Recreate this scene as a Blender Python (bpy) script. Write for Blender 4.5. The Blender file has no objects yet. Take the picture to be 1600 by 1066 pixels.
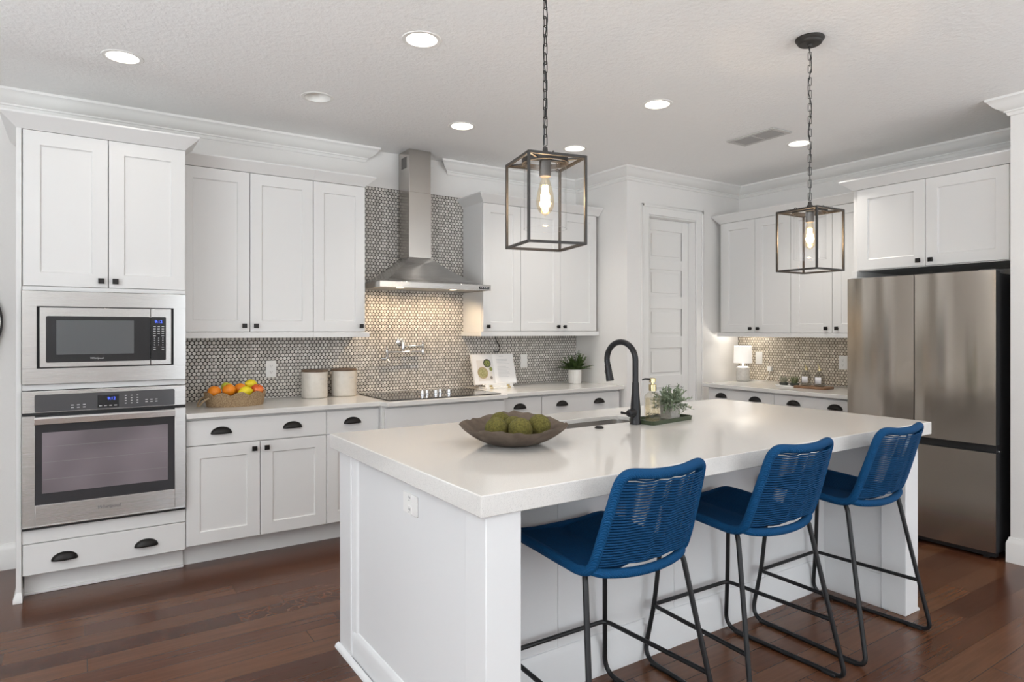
import bpy, bmesh, math, random
from math import sin, cos, pi, radians, sqrt, atan2
from mathutils import Vector, Matrix, geometry
from mathutils import noise as mnoise

SC = bpy.context.scene
COL = SC.collection
random.seed(7)

# ------------------------------------------------------------------ camera
FPX, HY = 1017.0, 515.0
YAW = atan2(2325.0 - 800.0, FPX)                 # angle of the view direction from +X
cam_d = bpy.data.cameras.new('camera')
cam = bpy.data.objects.new('camera', cam_d)
COL.objects.link(cam)
cam_d.sensor_fit = 'HORIZONTAL'
cam_d.sensor_width = 36.0
cam_d.lens = FPX / 1600.0 * 36.0
cam_d.shift_y = -(533.0 - HY) / 1600.0
cam_d.clip_start, cam_d.clip_end = 0.05, 100
cam.location = (0, 0, 1.40)
cam.rotation_euler = (pi / 2, 0, YAW - pi / 2)
SC.camera = cam

# ------------------------------------------------------------------ world, light, exposure
SC.view_settings.view_transform = 'Standard'
SC.view_settings.look = 'None'
SC.view_settings.gamma = 1.0
SC.view_settings.use_curve_mapping = False
SC.view_settings.exposure = 0.08
W = bpy.data.worlds.new('daylight')
SC.world = W
W.use_nodes = True
W.node_tree.nodes['Background'].inputs[0].default_value = (0.86, 0.93, 1.0, 1)
W.node_tree.nodes['Background'].inputs[1].default_value = 3.0
SC.cycles.max_bounces = 12
SC.cycles.diffuse_bounces = 6
SC.cycles.glossy_bounces = 5
SC.cycles.transmission_bounces = 10
SC.cycles.transparent_max_bounces = 16
SC.cycles.caustics_reflective = False
SC.cycles.caustics_refractive = False
SC.cycles.sample_clamp_indirect = 6.0
SC.cycles.use_denoising = True
SC.cycles.use_adaptive_sampling = True
SC.cycles.adaptive_threshold = 0.015


def area_light(name, loc, direction, sx, sy, power, col, spread=pi):
    d = bpy.data.lights.new(name, 'AREA')
    d.shape = 'RECTANGLE'
    d.size, d.size_y = sx, sy
    d.energy, d.color, d.spread = power, col, spread
    o = bpy.data.objects.new(name, d)
    o.location = loc
    o.rotation_euler = Vector(direction).to_track_quat('-Z', 'Y').to_euler()
    COL.objects.link(o)
    return o


DAY = (0.88, 0.945, 1.0)
REAR_Y, LEFT_X = -3.2, -2.8
REAR_WINS = [(1.30, 2.80, 0.06, 2.40), (3.05, 4.5, 0.06, 2.40)]
LEFT_WINS = [(-2.7, -0.9, 0.06, 2.40), (-0.2, 2.0, 0.06, 2.40)]
# each window sends in sky light, plus an added upward lamp that fills the ceiling
for (a, b, c, d_) in REAR_WINS:
    area_light('window_sky', ((a + b) / 2, REAR_Y - 0.14, (c + d_) / 2), (0, 1, -0.05), b - a, d_ - c, 9, DAY)
    area_light('window_ceiling_fill', ((a + b) / 2, REAR_Y - 0.04, (c + d_) / 2), (0, 1, 4.0), b - a, (d_ - c) * 0.9, 58, (0.90, 0.96, 1.0), radians(150))
for (a, b, c, d_) in LEFT_WINS:
    area_light('window_sky', (LEFT_X - 0.14, (a + b) / 2, (c + d_) / 2), (1, 0, -0.05), b - a, d_ - c, 5, DAY)
    area_light('window_ceiling_fill', (LEFT_X - 0.04, (a + b) / 2, (c + d_) / 2), (1, 0, 3.0), b - a, (d_ - c) * 0.9, 150, (0.90, 0.96, 1.0), radians(150))


# ------------------------------------------------------------------ materials
def mat(name, col=(0.8, 0.8, 0.8), rough=0.5, metal=0.0, **kw):
    m = bpy.data.materials.new(name)
    m.use_nodes = True
    b = m.node_tree.nodes['Principled BSDF']
    b.inputs['Base Color'].default_value = (*col, 1)
    b.inputs['Roughness'].default_value = rough
    b.inputs['Metallic'].default_value = metal
    for k, v in kw.items():
        b.inputs[k.replace('_', ' ')].default_value = v
    return m


def nd(m, typ, **props):
    n = m.node_tree.nodes.new(typ)
    for k, v in props.items():
        setattr(n, k, v)
    return n


def lk(m, a, b):
    m.node_tree.links.new(a, b)


def bsdf(m):
    return m.node_tree.nodes['Principled BSDF']


def mth(m, op, a, b=None, c=None):
    n = nd(m, 'ShaderNodeMath', operation=op)
    for i, v in enumerate((a, b, c)):
        if v is None:
            continue
        if isinstance(v, (int, float)):
            n.inputs[i].default_value = v
        else:
            lk(m, v, n.inputs[i])
    return n.outputs[0]


def ramp(m, fac, stops):
    n = nd(m, 'ShaderNodeValToRGB')
    el = n.color_ramp.elements
    while len(el) < len(stops):
        el.new(0.5)
    for e, (p, c) in zip(el, stops):
        e.position = p
        e.color = (*c, 1)
    lk(m, fac, n.inputs[0])
    return n.outputs[0]


def objco(m, scale=(1, 1, 1)):
    t = nd(m, 'ShaderNodeTexCoord')
    mp = nd(m, 'ShaderNodeMapping')
    mp.inputs['Scale'].default_value = scale
    lk(m, t.outputs['Object'], mp.inputs[0])
    return mp.outputs[0]


def noise(m, scale=5, detail=3, rough=0.5, co=None, stretch=(1, 1, 1)):
    n = nd(m, 'ShaderNodeTexNoise')
    n.inputs['Scale'].default_value = scale
    n.inputs['Detail'].default_value = detail
    n.inputs['Roughness'].default_value = rough
    lk(m, co if co is not None else objco(m, stretch), n.inputs['Vector'])
    return n


def bump(m, height, strength=0.2, dist=0.002):
    n = nd(m, 'ShaderNodeBump')
    n.inputs['Strength'].default_value = strength
    n.inputs['Distance'].default_value = dist
    lk(m, height, n.inputs['Height'])
    lk(m, n.outputs[0], bsdf(m).inputs['Normal'])


def noisy(name, c1, c2, scale, rough=0.6, bstr=0.0, bdist=0.002, stretch=(1, 1, 1), detail=4, metal=0.0, **kw):
    m = mat(name, c1, rough, metal, **kw)
    n = noise(m, scale, detail, 0.55, stretch=stretch)
    lk(m, ramp(m, n.outputs['Fac'], [(0.35, c1), (0.65, c2)]), bsdf(m).inputs['Base Color'])
    if bstr:
        bump(m, n.outputs['Fac'], bstr, bdist)
    return m


def emis(name, col, strength):
    m = mat(name, col, 0.5)
    b = bsdf(m)
    b.inputs['Emission Color'].default_value = (*col, 1)
    b.inputs['Emission Strength'].default_value = strength
    return m


def thin_glass(name, tint=(1, 1, 1), amount=0.12, rough=0.02):
    """thin clear glass: mostly transparent with a Fresnel reflection"""
    m = bpy.data.materials.new(name)
    m.use_nodes = True
    nt = m.node_tree
    nt.nodes.remove(nt.nodes['Principled BSDF'])
    tr = nt.nodes.new('ShaderNodeBsdfTransparent')
    tr.inputs[0].default_value = (*tint, 1)
    gl = nt.nodes.new('ShaderNodeBsdfGlossy')
    gl.inputs['Roughness'].default_value = rough
    lw = nt.nodes.new('ShaderNodeLayerWeight')
    lw.inputs[0].default_value = 0.5
    mx = nt.nodes.new('ShaderNodeMixShader')
    f = mth(m, 'ADD', 0.035, mth(m, 'MULTIPLY', mth(m, 'POWER', lw.outputs['Facing'], 3.5), amount * 3.5))
    lk(m, f, mx.inputs[0])
    lk(m, tr.outputs[0], mx.inputs[1])
    lk(m, gl.outputs[0], mx.inputs[2])
    lk(m, mx.outputs[0], nt.nodes['Material Output'].inputs[0])
    return m


M = {}
M['wall'] = noisy('painted_wall', (0.79, 0.775, 0.755), (0.80, 0.785, 0.765), 90, 0.75, 0.12, 0.0008)
M['ceiling'] = noisy('textured_ceiling', (0.90, 0.895, 0.885), (0.91, 0.905, 0.895), 45, 0.85, 0.8, 0.006)
M['trim'] = mat('white_trim_paint', (0.82, 0.81, 0.79), 0.4)
M['cab'] = mat('white_cabinet_lacquer', (0.72, 0.712, 0.70), 0.38)
M['island'] = mat('white_island_paint', (0.74, 0.742, 0.745), 0.4)
M['black'] = mat('black_bronze_metal', (0.018, 0.016, 0.015), 0.38, 0.6)
M['matte_black'] = mat('matte_black_metal', (0.014, 0.014, 0.016), 0.42, 0.3)
M['dark_gap'] = mat('dark_plastic', (0.012, 0.012, 0.013), 0.5)
M['black_glass'] = mat('black_glass', (0.012, 0.012, 0.014), 0.06)
M['chrome'] = mat('chrome', (0.75, 0.75, 0.76), 0.1, 1.0)
M['white_plastic'] = mat('white_plastic', (0.82, 0.81, 0.79), 0.35)
M['slot'] = mat('dark_slot', (0.03, 0.03, 0.03), 0.6)
M['label_grey'] = mat('pale_print', (0.5, 0.5, 0.5), 0.5)
M['glass'] = thin_glass('clear_glass', (1, 1, 1), 0.14)


def steel(name, col, rough, axis, amp=0.12, aniso=0.0, rot=0.0):
    m = mat(name, col, rough, 1.0)
    st = {'x': (1, 900, 900), 'y': (900, 1, 900), 'z': (900, 900, 1)}[axis]
    n = noise(m, 3.0, 3, 0.6, stretch=st)
    r = nd(m, 'ShaderNodeMapRange')
    r.inputs['To Min'].default_value = rough - amp * 0.5
    r.inputs['To Max'].default_value = rough + amp * 0.5
    lk(m, n.outputs['Fac'], r.inputs['Value'])
    lk(m, r.outputs[0], bsdf(m).inputs['Roughness'])
    if aniso:
        bsdf(m).inputs['Anisotropic'].default_value = aniso
        t = nd(m, 'ShaderNodeTangent', direction_type='RADIAL', axis='Z')
        lk(m, t.outputs[0], bsdf(m).inputs['Tangent'])
        bsdf(m).inputs['Anisotropic Rotation'].default_value = rot
    return m


M['steel_x'] = steel('brushed_steel', (0.55, 0.54, 0.525), 0.27, 'x', 0.06, 0.8, 0.25)
M['steel_z'] = steel('brushed_steel_upright', (0.50, 0.475, 0.445), 0.25, 'z', 0.06)
M['steel_fridge'] = steel('brushed_steel_fridge', (0.52, 0.475, 0.42), 0.15, 'y', 0.05, 0.9, 0.25)


def tile_material(name, axis, tones, grout):
    """penny rounds in a hexagonal lattice with dark grout; axis = the wall's horizontal axis"""
    m = mat(name, (0.6, 0.58, 0.54), 0.16)
    t = nd(m, 'ShaderNodeTexCoord')
    s = nd(m, 'ShaderNodeSeparateXYZ')
    lk(m, t.outputs['Object'], s.inputs[0])
    h, v = s.outputs[0 if axis == 'x' else 1], s.outputs[2]
    P = 0.0268
    u = mth(m, 'DIVIDE', h, P)
    w = mth(m, 'DIVIDE', v, P * sqrt(3))

    def lattice(off):
        a = mth(m, 'ADD', u, off)
        b = mth(m, 'ADD', w, off)
        fa = mth(m, 'SUBTRACT', mth(m, 'FRACT', a), 0.5)
        fb = mth(m, 'MULTIPLY', mth(m, 'SUBTRACT', mth(m, 'FRACT', b), 0.5), sqrt(3))
        d = mth(m, 'SQRT', mth(m, 'ADD', mth(m, 'MULTIPLY', fa, fa), mth(m, 'MULTIPLY', fb, fb)))
        key = mth(m, 'ADD', mth(m, 'MULTIPLY', mth(m, 'FLOOR', a), 1.37), mth(m, 'MULTIPLY', mth(m, 'FLOOR', b), 7.91))
        return d, mth(m, 'ADD', key, off * 31.0)

    d1, k1 = lattice(0.0)
    d2, k2 = lattice(0.5)
    d = mth(m, 'MINIMUM', d1, d2)
    pick = mth(m, 'LESS_THAN', d1, d2)
    key = mth(m, 'ADD', mth(m, 'MULTIPLY', pick, k1), mth(m, 'MULTIPLY', mth(m, 'SUBTRACT', 1.0, pick), k2))
    wn = nd(m, 'ShaderNodeTexWhiteNoise', noise_dimensions='1D')
    lk(m, key, wn.inputs['W'])
    mr = nd(m, 'ShaderNodeMapRange', interpolation_type='SMOOTHSTEP')
    mr.inputs['From Min'].default_value = 0.455
    mr.inputs['From Max'].default_value = 0.405
    lk(m, d, mr.inputs['Value'])
    mask = mr.outputs[0]
    tilec = ramp(m, wn.outputs['Value'], list(zip((0.0, 0.6, 1.0), tones)))
    mx = nd(m, 'ShaderNodeMix', data_type='RGBA')
    mx.inputs[6].default_value = (*grout, 1)
    lk(m, mask, mx.inputs[0])
    lk(m, tilec, mx.inputs[7])
    lk(m, mx.outputs[2], bsdf(m).inputs['Base Color'])
    rr = nd(m, 'ShaderNodeMapRange')
    rr.inputs['To Min'].default_value = 0.8
    rr.inputs['To Max'].default_value = 0.18
    lk(m, mask, rr.inputs['Value'])
    lk(m, rr.outputs[0], bsdf(m).inputs['Roughness'])
    dome = nd(m, 'ShaderNodeMapRange', interpolation_type='SMOOTHSTEP')
    dome.inputs['From Min'].default_value = 0.48
    dome.inputs['From Max'].default_value = 0.2
    lk(m, d, dome.inputs['Value'])
    bump(m, dome.outputs[0], 0.5, 0.0022)
    return m


M['tile_back'] = tile_material('penny_tile_back', 'x', ((0.52, 0.49, 0.45), (0.64, 0.61, 0.565), (0.76, 0.735, 0.69)), (0.040, 0.035, 0.031))
M['tile_right'] = tile_material('penny_tile_warm_light_tint', 'y', ((0.54, 0.475, 0.38), (0.66, 0.59, 0.48), (0.78, 0.71, 0.60)), (0.085, 0.060, 0.040))  # same tile as the back wall, with warm light tinted into tile and grout


def floor_material():
    m = mat('dark_wood_planks', (0.1, 0.05, 0.03), 0.22)
    t = nd(m, 'ShaderNodeTexCoord')
    s = nd(m, 'ShaderNodeSeparateXYZ')
    lk(m, t.outputs['Object'], s.inputs[0])
    x, y = s.outputs[0], s.outputs[1]
    PW, PL = 0.127, 1.15
    row = mth(m, 'FLOOR', mth(m, 'DIVIDE', y, PW))
    wr = nd(m, 'ShaderNodeTexWhiteNoise', noise_dimensions='1D')
    lk(m, row, wr.inputs['W'])
    xs = mth(m, 'ADD', mth(m, 'DIVIDE', x, PL), mth(m, 'MULTIPLY', wr.outputs['Value'], 5.0))
    col = mth(m, 'FLOOR', xs)
    pid = mth(m, 'ADD', mth(m, 'MULTIPLY', row, 3.17), mth(m, 'MULTIPLY', col, 11.3))
    wp = nd(m, 'ShaderNodeTexWhiteNoise', noise_dimensions='1D')
    lk(m, pid, wp.inputs['W'])
    base = ramp(m, wp.outputs['Value'], [(0.0, (0.064, 0.022, 0.011)), (0.35, (0.086, 0.031, 0.015)), (0.7, (0.104, 0.040, 0.019)), (1.0, (0.128, 0.054, 0.026))])
    # long grain, shifted per plank
    cmb = nd(m, 'ShaderNodeCombineXYZ')
    lk(m, mth(m, 'MULTIPLY', x, 1.6), cmb.inputs[0])
    lk(m, mth(m, 'MULTIPLY', y, 26.0), cmb.inputs[1])
    lk(m, mth(m, 'MULTIPLY', pid, 0.71), cmb.inputs[2])
    g = noise(m, 2.2, 6, 0.62, co=cmb.outputs[0])
    grain = ramp(m, g.outputs['Fac'], [(0.3, (0.84, 0.83, 0.82)), (0.7, (1.14, 1.13, 1.12))])
    mx = nd(m, 'ShaderNodeMix', data_type='RGBA', blend_type='MULTIPLY')
    mx.inputs[0].default_value = 1.0
    lk(m, base, mx.inputs[6])
    lk(m, grain, mx.inputs[7])
    # tiger figure on a few planks
    c2 = nd(m, 'ShaderNodeCombineXYZ')
    lk(m, mth(m, 'MULTIPLY', x, 9.0), c2.inputs[0])
    lk(m, mth(m, 'ADD', mth(m, 'MULTIPLY', y, 7.0), pid), c2.inputs[1])
    tg = noise(m, 1.6, 2, 0.5, co=c2.outputs[0])
    tgm = mth(m, 'MULTIPLY', mth(m, 'COMPARE', row, 26.0, 0.5), 0.75)
    tr_ = ramp(m, tg.outputs['Fac'], [(0.44, (0.55, 0.5, 0.45)), (0.5, (1.35, 1.3, 1.2)), (0.56, (0.6, 0.55, 0.5))])
    mt = nd(m, 'ShaderNodeMix', data_type='RGBA', blend_type='MULTIPLY')
    lk(m, tgm, mt.inputs[0])
    lk(m, mx.outputs[2], mt.inputs[6])
    lk(m, tr_, mt.inputs[7])
    # seams
    fy = mth(m, 'FRACT', mth(m, 'DIVIDE', y, PW))
    ey = mth(m, 'MINIMUM', fy, mth(m, 'SUBTRACT', 1.0, fy))
    fx = mth(m, 'FRACT', xs)
    ex = mth(m, 'MULTIPLY', mth(m, 'MINIMUM', fx, mth(m, 'SUBTRACT', 1.0, fx)), PL / PW)
    e = mth(m, 'MINIMUM', ey, ex)
    sm = nd(m, 'ShaderNodeMapRange', interpolation_type='SMOOTHSTEP')
    sm.inputs['From Min'].default_value = 0.006
    sm.inputs['From Max'].default_value = 0.022
    lk(m, e, sm.inputs['Value'])
    seam = ramp(m, sm.outputs[0], [(0.0, (0.45, 0.42, 0.4)), (1.0, (1, 1, 1))])
    ms = nd(m, 'ShaderNodeMix', data_type='RGBA', blend_type='MULTIPLY')
    ms.inputs[0].default_value = 1.0
    lk(m, mt.outputs[2], ms.inputs[6])
    lk(m, seam, ms.inputs[7])
    lk(m, ms.outputs[2], bsdf(m).inputs['Base Color'])
    rr = nd(m, 'ShaderNodeMapRange')
    rr.inputs['To Min'].default_value = 0.20
    rr.inputs['To Max'].default_value = 0.27
    lk(m, g.outputs['Fac'], rr.inputs['Value'])
    lk(m, rr.outputs[0], bsdf(m).inputs['Roughness'])
    bump(m, sm.outputs[0], 0.12, 0.0010)
    bsdf(m).inputs['Specular IOR Level'].default_value = 0.38
    return m


M['floor'] = floor_material()


def quartz(name, c):
    m = mat(name, c, 0.11)
    n = noise(m, 420, 2, 0.5)
    d = tuple(x * 0.86 for x in c)
    lk(m, ramp(m, n.outputs['Fac'], [(0.36, d), (0.46, c), (0.8, tuple(min(1, x * 1.04) for x in c))]), bsdf(m).inputs['Base Color'])
    return m


M['quartz'] = quartz('speckled_white_quartz', (0.70, 0.682, 0.655))


# ------------------------------------------------------------------ mesh helpers
class MB:
    def __init__(self, off=(0, 0, 0)):
        self.v, self.f, self.mi, self.cur = [], [], [], 0
        self.off = Vector(off)

    def add(self, vs, fs):
        n = len(self.v)
        self.v += [Vector(p) - self.off for p in vs]
        for q in fs:
            self.f.append([n + i for i in q])
            self.mi.append(self.cur)

    def box(self, x0, x1, y0, y1, z0, z1):
        vs = [(x, y, z) for z in (z0, z1) for y in (y0, y1) for x in (x0, x1)]
        self.add(vs, [(0, 2, 3, 1), (4, 5, 7, 6), (0, 1, 5, 4), (2, 6, 7, 3), (0, 4, 6, 2), (1, 3, 7, 5)])
        return self

    def lathe(self, prof, c=(0, 0, 0), n=32, axis='z', sx=1.0, sy=1.0, rot=None):
        """prof: [(r, h)...]; ends with r=0 close as fans"""
        vs, fs = [], []
        R = {'z': Matrix.Identity(3), 'x': Matrix(((0, 0, 1), (1, 0, 0), (0, 1, 0))), 'y': Matrix(((1, 0, 0), (0, 0, 1), (0, -1, 0)))}[axis]
        if rot is not None:
            R = rot @ R
        c = Vector(c)
        for r, h in prof:
            for k in range(n):
                a = 2 * pi * k / n
                vs.append(c + R @ Vector((r * cos(a) * sx, r * sin(a) * sy, h)))
        for i in range(len(prof) - 1):
            for k in range(n):
                k2 = (k + 1) % n
                fs.append((i * n + k, i * n + k2, (i + 1) * n + k2, (i + 1) * n + k))
        self.add(vs, fs)
        return self

    def cyl(self, c, r, h, n=24, axis='z', rot=None):
        return self.lathe([(0, 0), (r, 0), (r, h), (0, h)], c, n, axis, rot=rot)

    def tube(self, pts, r, n=10, closed=False, cap=True):
        pts = [Vector(p) for p in pts]
        L = len(pts)
        rs = r if isinstance(r, (list, tuple)) else [r] * L
        T = []
        for i in range(L):
            if closed:
                t = pts[(i + 1) % L] - pts[i - 1]
            else:
                t = pts[min(i + 1, L - 1)] - pts[max(i - 1, 0)]
            T.append(t.normalized())
        up = Vector((0, 0, 1))
        if abs(T[0].dot(up)) > 0.9:
            up = Vector((1, 0, 0))
        nrm = (up - T[0] * up.dot(T[0])).normalized()
        vs = []
        for i in range(L):
            nrm = (nrm - T[i] * nrm.dot(T[i])).normalized()
            b = T[i].cross(nrm)
            for k in range(n):
                a = 2 * pi * k / n
                vs.append(pts[i] + (nrm * cos(a) + b * sin(a)) * rs[i])
        fs = []
        for i in range(L if closed else L - 1):
            j = (i + 1) % L
            for k in range(n):
                k2 = (k + 1) % n
                fs.append((i * n + k, i * n + k2, j * n + k2, j * n + k))
        if cap and not closed:
            fs.append(tuple(range(n))[::-1])
            fs.append(tuple((L - 1) * n + k for k in range(n)))
        self.add(vs, fs)
        return self

    def prism(self, poly, h0, h1, axis='z'):
        """extrude a 2-D polygon; axis z: (x,y); axis y: (x,z); axis x: (y,z)"""
        f = {'z': lambda p, h: (p[0], p[1], h), 'y': lambda p, h: (p[0], h, p[1]), 'x': lambda p, h: (h, p[0], p[1])}[axis]
        n = len(poly)
        vs = [f(p, h0) for p in poly] + [f(p, h1) for p in poly]
        fs = [tuple(range(n))[::-1], tuple(range(n, 2 * n))]
        for i in range(n):
            j = (i + 1) % n
            fs.append((i, j, n + j, n + i))
        self.add(vs, fs)
        return self

    def loft(self, rings, cap0=True, cap1=True):
        n = len(rings[0])
        vs = [p for r in rings for p in r]
        fs = []
        for i in range(len(rings) - 1):
            for k in range(n):
                k2 = (k + 1) % n
                fs.append((i * n + k, i * n + k2, (i + 1) * n + k2, (i + 1) * n + k))
        if cap0:
            fs.append(tuple(range(n))[::-1])
        if cap1:
            fs.append(tuple((len(rings) - 1) * n + k for k in range(n)))
        self.add(vs, fs)
        return self

    def sphere(self, c, r, n=24, m=14, scale=(1, 1, 1), disp=0.0, seed=0):
        vs, fs = [], []
        c = Vector(c)
        for i in range(m + 1):
            th = pi * i / m
            for k in range(n):
                a = 2 * pi * k / n
                d = Vector((sin(th) * cos(a), sin(th) * sin(a), cos(th)))
                rr = r * (1 + disp * mnoise.noise(d * 3 + Vector((seed, seed * 2, 0))))
                vs.append(c + Vector((d.x * scale[0], d.y * scale[1], d.z * scale[2])) * rr)
        for i in range(m):
            for k in range(n):
                k2 = (k + 1) % n
                fs.append((i * n + k, (i + 1) * n + k, (i + 1) * n + k2, i * n + k2))
        self.add(vs, fs)
        return self

    def build(self, name, material, parent=None, loc=None, rotz=0.0, bevel=0.0, smooth=35, label=None, solid=0.0, subd=0):
        me = bpy.data.meshes.new(name)
        me.from_pydata([tuple(p) for p in self.v], [], self.f)
        mats = material if isinstance(material, (list, tuple)) else [material]
        for x in mats:
            me.materials.append(x)
        me.polygons.foreach_set('material_index', self.mi)
        bm = bmesh.new()
        bm.from_mesh(me)
        bmesh.ops.remove_doubles(bm, verts=bm.verts, dist=1e-6)
        bmesh.ops.dissolve_degenerate(bm, edges=bm.edges, dist=1e-7)
        bmesh.ops.recalc_face_normals(bm, faces=bm.faces)
        bm.to_mesh(me)
        bm.free()
        me.polygons.foreach_set('use_smooth', [bool(smooth)] * len(me.polygons))
        if smooth:
            me.set_sharp_from_angle(angle=radians(smooth))
        o = bpy.data.objects.new(name, me)
        COL.objects.link(o)
        if parent is not None:
            o.parent = parent
        if loc is not None:
            o.location = loc
        o.rotation_euler.z = rotz
        if bevel:
            b = o.modifiers.new('bevel', 'BEVEL')
            b.width, b.segments, b.limit_method, b.angle_limit = bevel, 2, 'ANGLE', radians(40)
        if solid:
            s = o.modifiers.new('solid', 'SOLIDIFY')
            s.thickness, s.offset = solid, 0
        if subd:
            s = o.modifiers.new('subd', 'SUBSURF')
            s.levels = s.render_levels = subd
        if label:
            o['label'] = label
        return o


def tag(o, label, cat, group=None):
    o['label'], o['category'] = label, cat
    if group:
        o['group'] = group
    return o


def thing(name, label, cat, loc=(0, 0, 0), rotz=0.0, group=None):
    o = bpy.data.objects.new(name, None)
    o.empty_display_size = 0.05
    COL.objects.link(o)
    o.location = loc
    o.rotation_euler = (0, 0, rotz)
    return tag(o, label, cat, group)


def struct(o):
    o['kind'] = 'structure'
    return o


def copy_tree(root, loc=None, rotz=None, label=None):
    r = root.copy()
    COL.objects.link(r)
    if loc is not None:
        r.location = loc
    if rotz is not None:
        r.rotation_euler.z = rotz
    if label:
        r['label'] = label

    def rec(src, dst):
        for ch in list(src.children):
            c = ch.copy()
            COL.objects.link(c)
            c.parent = dst
            rec(ch, c)
    rec(root, r)
    return r


def spline(pts, n=8, closed=False):
    P = [Vector(p) for p in pts]
    L = len(P)
    out = []
    for i in range(L if closed else L - 1):
        p0 = P[i - 1] if (closed or i > 0) else P[i] * 2 - P[i + 1]
        p1, p2 = P[i], P[(i + 1) % L]
        p3 = P[(i + 2) % L] if (closed or i + 2 < L) else P[i + 1] * 2 - P[i]
        for k in range(n):
            t = k / n
            out.append(0.5 * ((2 * p1) + (p2 - p0) * t + (2 * p0 - 5 * p1 + 4 * p2 - p3) * t * t + (3 * p1 - p0 - 3 * p2 + p3) * t ** 3))
    if not closed:
        out.append(P[-1])
    return out


def fillet(pts, r, n=6):
    """polyline with rounded corners; r a number or a list per inner vertex"""
    P = [Vector(p) for p in pts]
    out = [P[0]]
    for i in range(1, len(P) - 1):
        rr = r[i - 1] if isinstance(r, (list, tuple)) else r
        a, b = (P[i - 1] - P[i]), (P[i + 1] - P[i])
        d = min(rr, a.length * 0.48, b.length * 0.48)
        p, q = P[i] + a.normalized() * d, P[i] + b.normalized() * d
        for k in range(n + 1):
            t = k / n
            out.append(p * (1 - t) ** 2 + P[i] * 2 * t * (1 - t) + q * t * t)
    out.append(P[-1])
    return out


def rrect(x0, x1, y0, y1, r, n=6):
    out = []
    for cx, cy, a0 in ((x1 - r, y1 - r, 0), (x0 + r, y1 - r, pi / 2), (x0 + r, y0 + r, pi), (x1 - r, y0 + r, 3 * pi / 2)):
        for k in range(n + 1):
            a = a0 + pi / 2 * k / n
            out.append((cx + r * cos(a), cy + r * sin(a)))
    return out


def plate_with_holes(mb, outer, holes, z, flip=False):
    loops = [[Vector((p[0], p[1], 0)) for p in outer]] + [[Vector((p[0], p[1], 0)) for p in h] for h in holes]
    tris = geometry.tessellate_polygon(loops)
    vs = [(p.x, p.y, z) for l in loops for p in l]
    mb.add(vs, [tuple(t) for t in tris])


def lettering(text, size, material, parent, loc, rot, name='lettering', depth=0.0004, shear=0.0, spacing=1.0):
    c = bpy.data.curves.new(name, 'FONT')
    c.body, c.size, c.extrude, c.shear = text, size, depth, shear
    c.space_character = spacing
    c.align_x, c.align_y = 'CENTER', 'CENTER'
    o = bpy.data.objects.new(name, c)
    COL.objects.link(o)
    bpy.context.view_layer.update()
    me = bpy.data.meshes.new_from_object(o.evaluated_get(bpy.context.evaluated_depsgraph_get()))
    bpy.data.objects.remove(o)
    me.name = name
    me.materials.clear()
    me.materials.append(material)
    m = bpy.data.objects.new(name, me)
    COL.objects.link(m)
    m.parent = parent
    m.location = loc
    m.rotation_euler = rot
    return m

# ------------------------------------------------------------------ the setting
CZ = 2.79                                            # ceiling height
XR, YB, YP, XP, XS, YS = 5.43, 4.80, 4.11, 3.93, 4.67, 1.595
mb = MB(); mb.box(LEFT_X - 0.15, 5.7, REAR_Y - 0.15, 5.0, -0.1, 0.0)
struct(mb.build('floor', M['floor'], smooth=0))

CANS = [(0.19, 3.865), (1.371, 2.836), (2.183, 3.888), (3.172, 3.889), (2.974, 2.844), (4.48, 2.852)]
CAN_OFF = (1.192, 3.886)
CAN_R = 0.077
mb = MB()
ring = lambda c, r: [(c[0] + r * cos(2 * pi * k / 40), c[1] + r * sin(2 * pi * k / 40)) for k in range(40)]
plate_with_holes(mb, [(LEFT_X - 0.15, REAR_Y - 0.15), (5.7, REAR_Y - 0.15), (5.7, 5.0), (LEFT_X - 0.15, 5.0)],
                 [ring(c, CAN_R) for c in CANS + [CAN_OFF]], CZ)
mb.box(LEFT_X - 0.15, 5.7, REAR_Y - 0.15, 5.0, CZ + 0.16, CZ + 0.2)
struct(mb.build('ceiling', M['ceiling'], smooth=0))

def wall(name, boxes, m='wall'):
    mb = MB()
    for b in boxes:
        mb.box(*b)
    return struct(mb.build(name, M[m], smooth=0))

TOPZ = CZ + 0.16
wall('wall_back', [(LEFT_X - 0.15, XP, YB, YB + 0.13, 0, TOPZ)])
wall('wall_return', [(XP, XP + 0.12, YP + 0.12, YB + 0.13, 0, TOPZ)])
DX0, DX1, DZ = 4.182, 4.805, 2.415
wall('wall_pantry', [(XP, DX0, YP, YP + 0.12, 0, TOPZ), (DX1, XR + 0.13, YP, YP + 0.12, 0, TOPZ), (DX0, DX1, YP, YP + 0.12, DZ, TOPZ)])
wall('wall_right', [(XR, XR + 0.13, YS, YP, 0, TOPZ)])
wall('wall_front_right', [(XS, XR + 0.13, REAR_Y - 0.13, YS, 0, TOPZ)])


def windowed(name, axis, pos, a0, a1, wins):
    """a wall with rectangular openings"""
    mb = MB()
    def bx(a, b, z0, z1):
        if axis == 'y':
            mb.box(a, b, pos - 0.13, pos, z0, z1)
        else:
            mb.box(pos - 0.13, pos, a, b, z0, z1)
    prev = a0
    for (a, b, z0, z1) in sorted(wins):
        bx(prev, a, 0, TOPZ)
        bx(a, b, 0, z0)
        bx(a, b, z1, TOPZ)
        prev = b
    bx(prev, a1, 0, TOPZ)
    return struct(mb.build(name, M['wall'], smooth=0))


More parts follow.
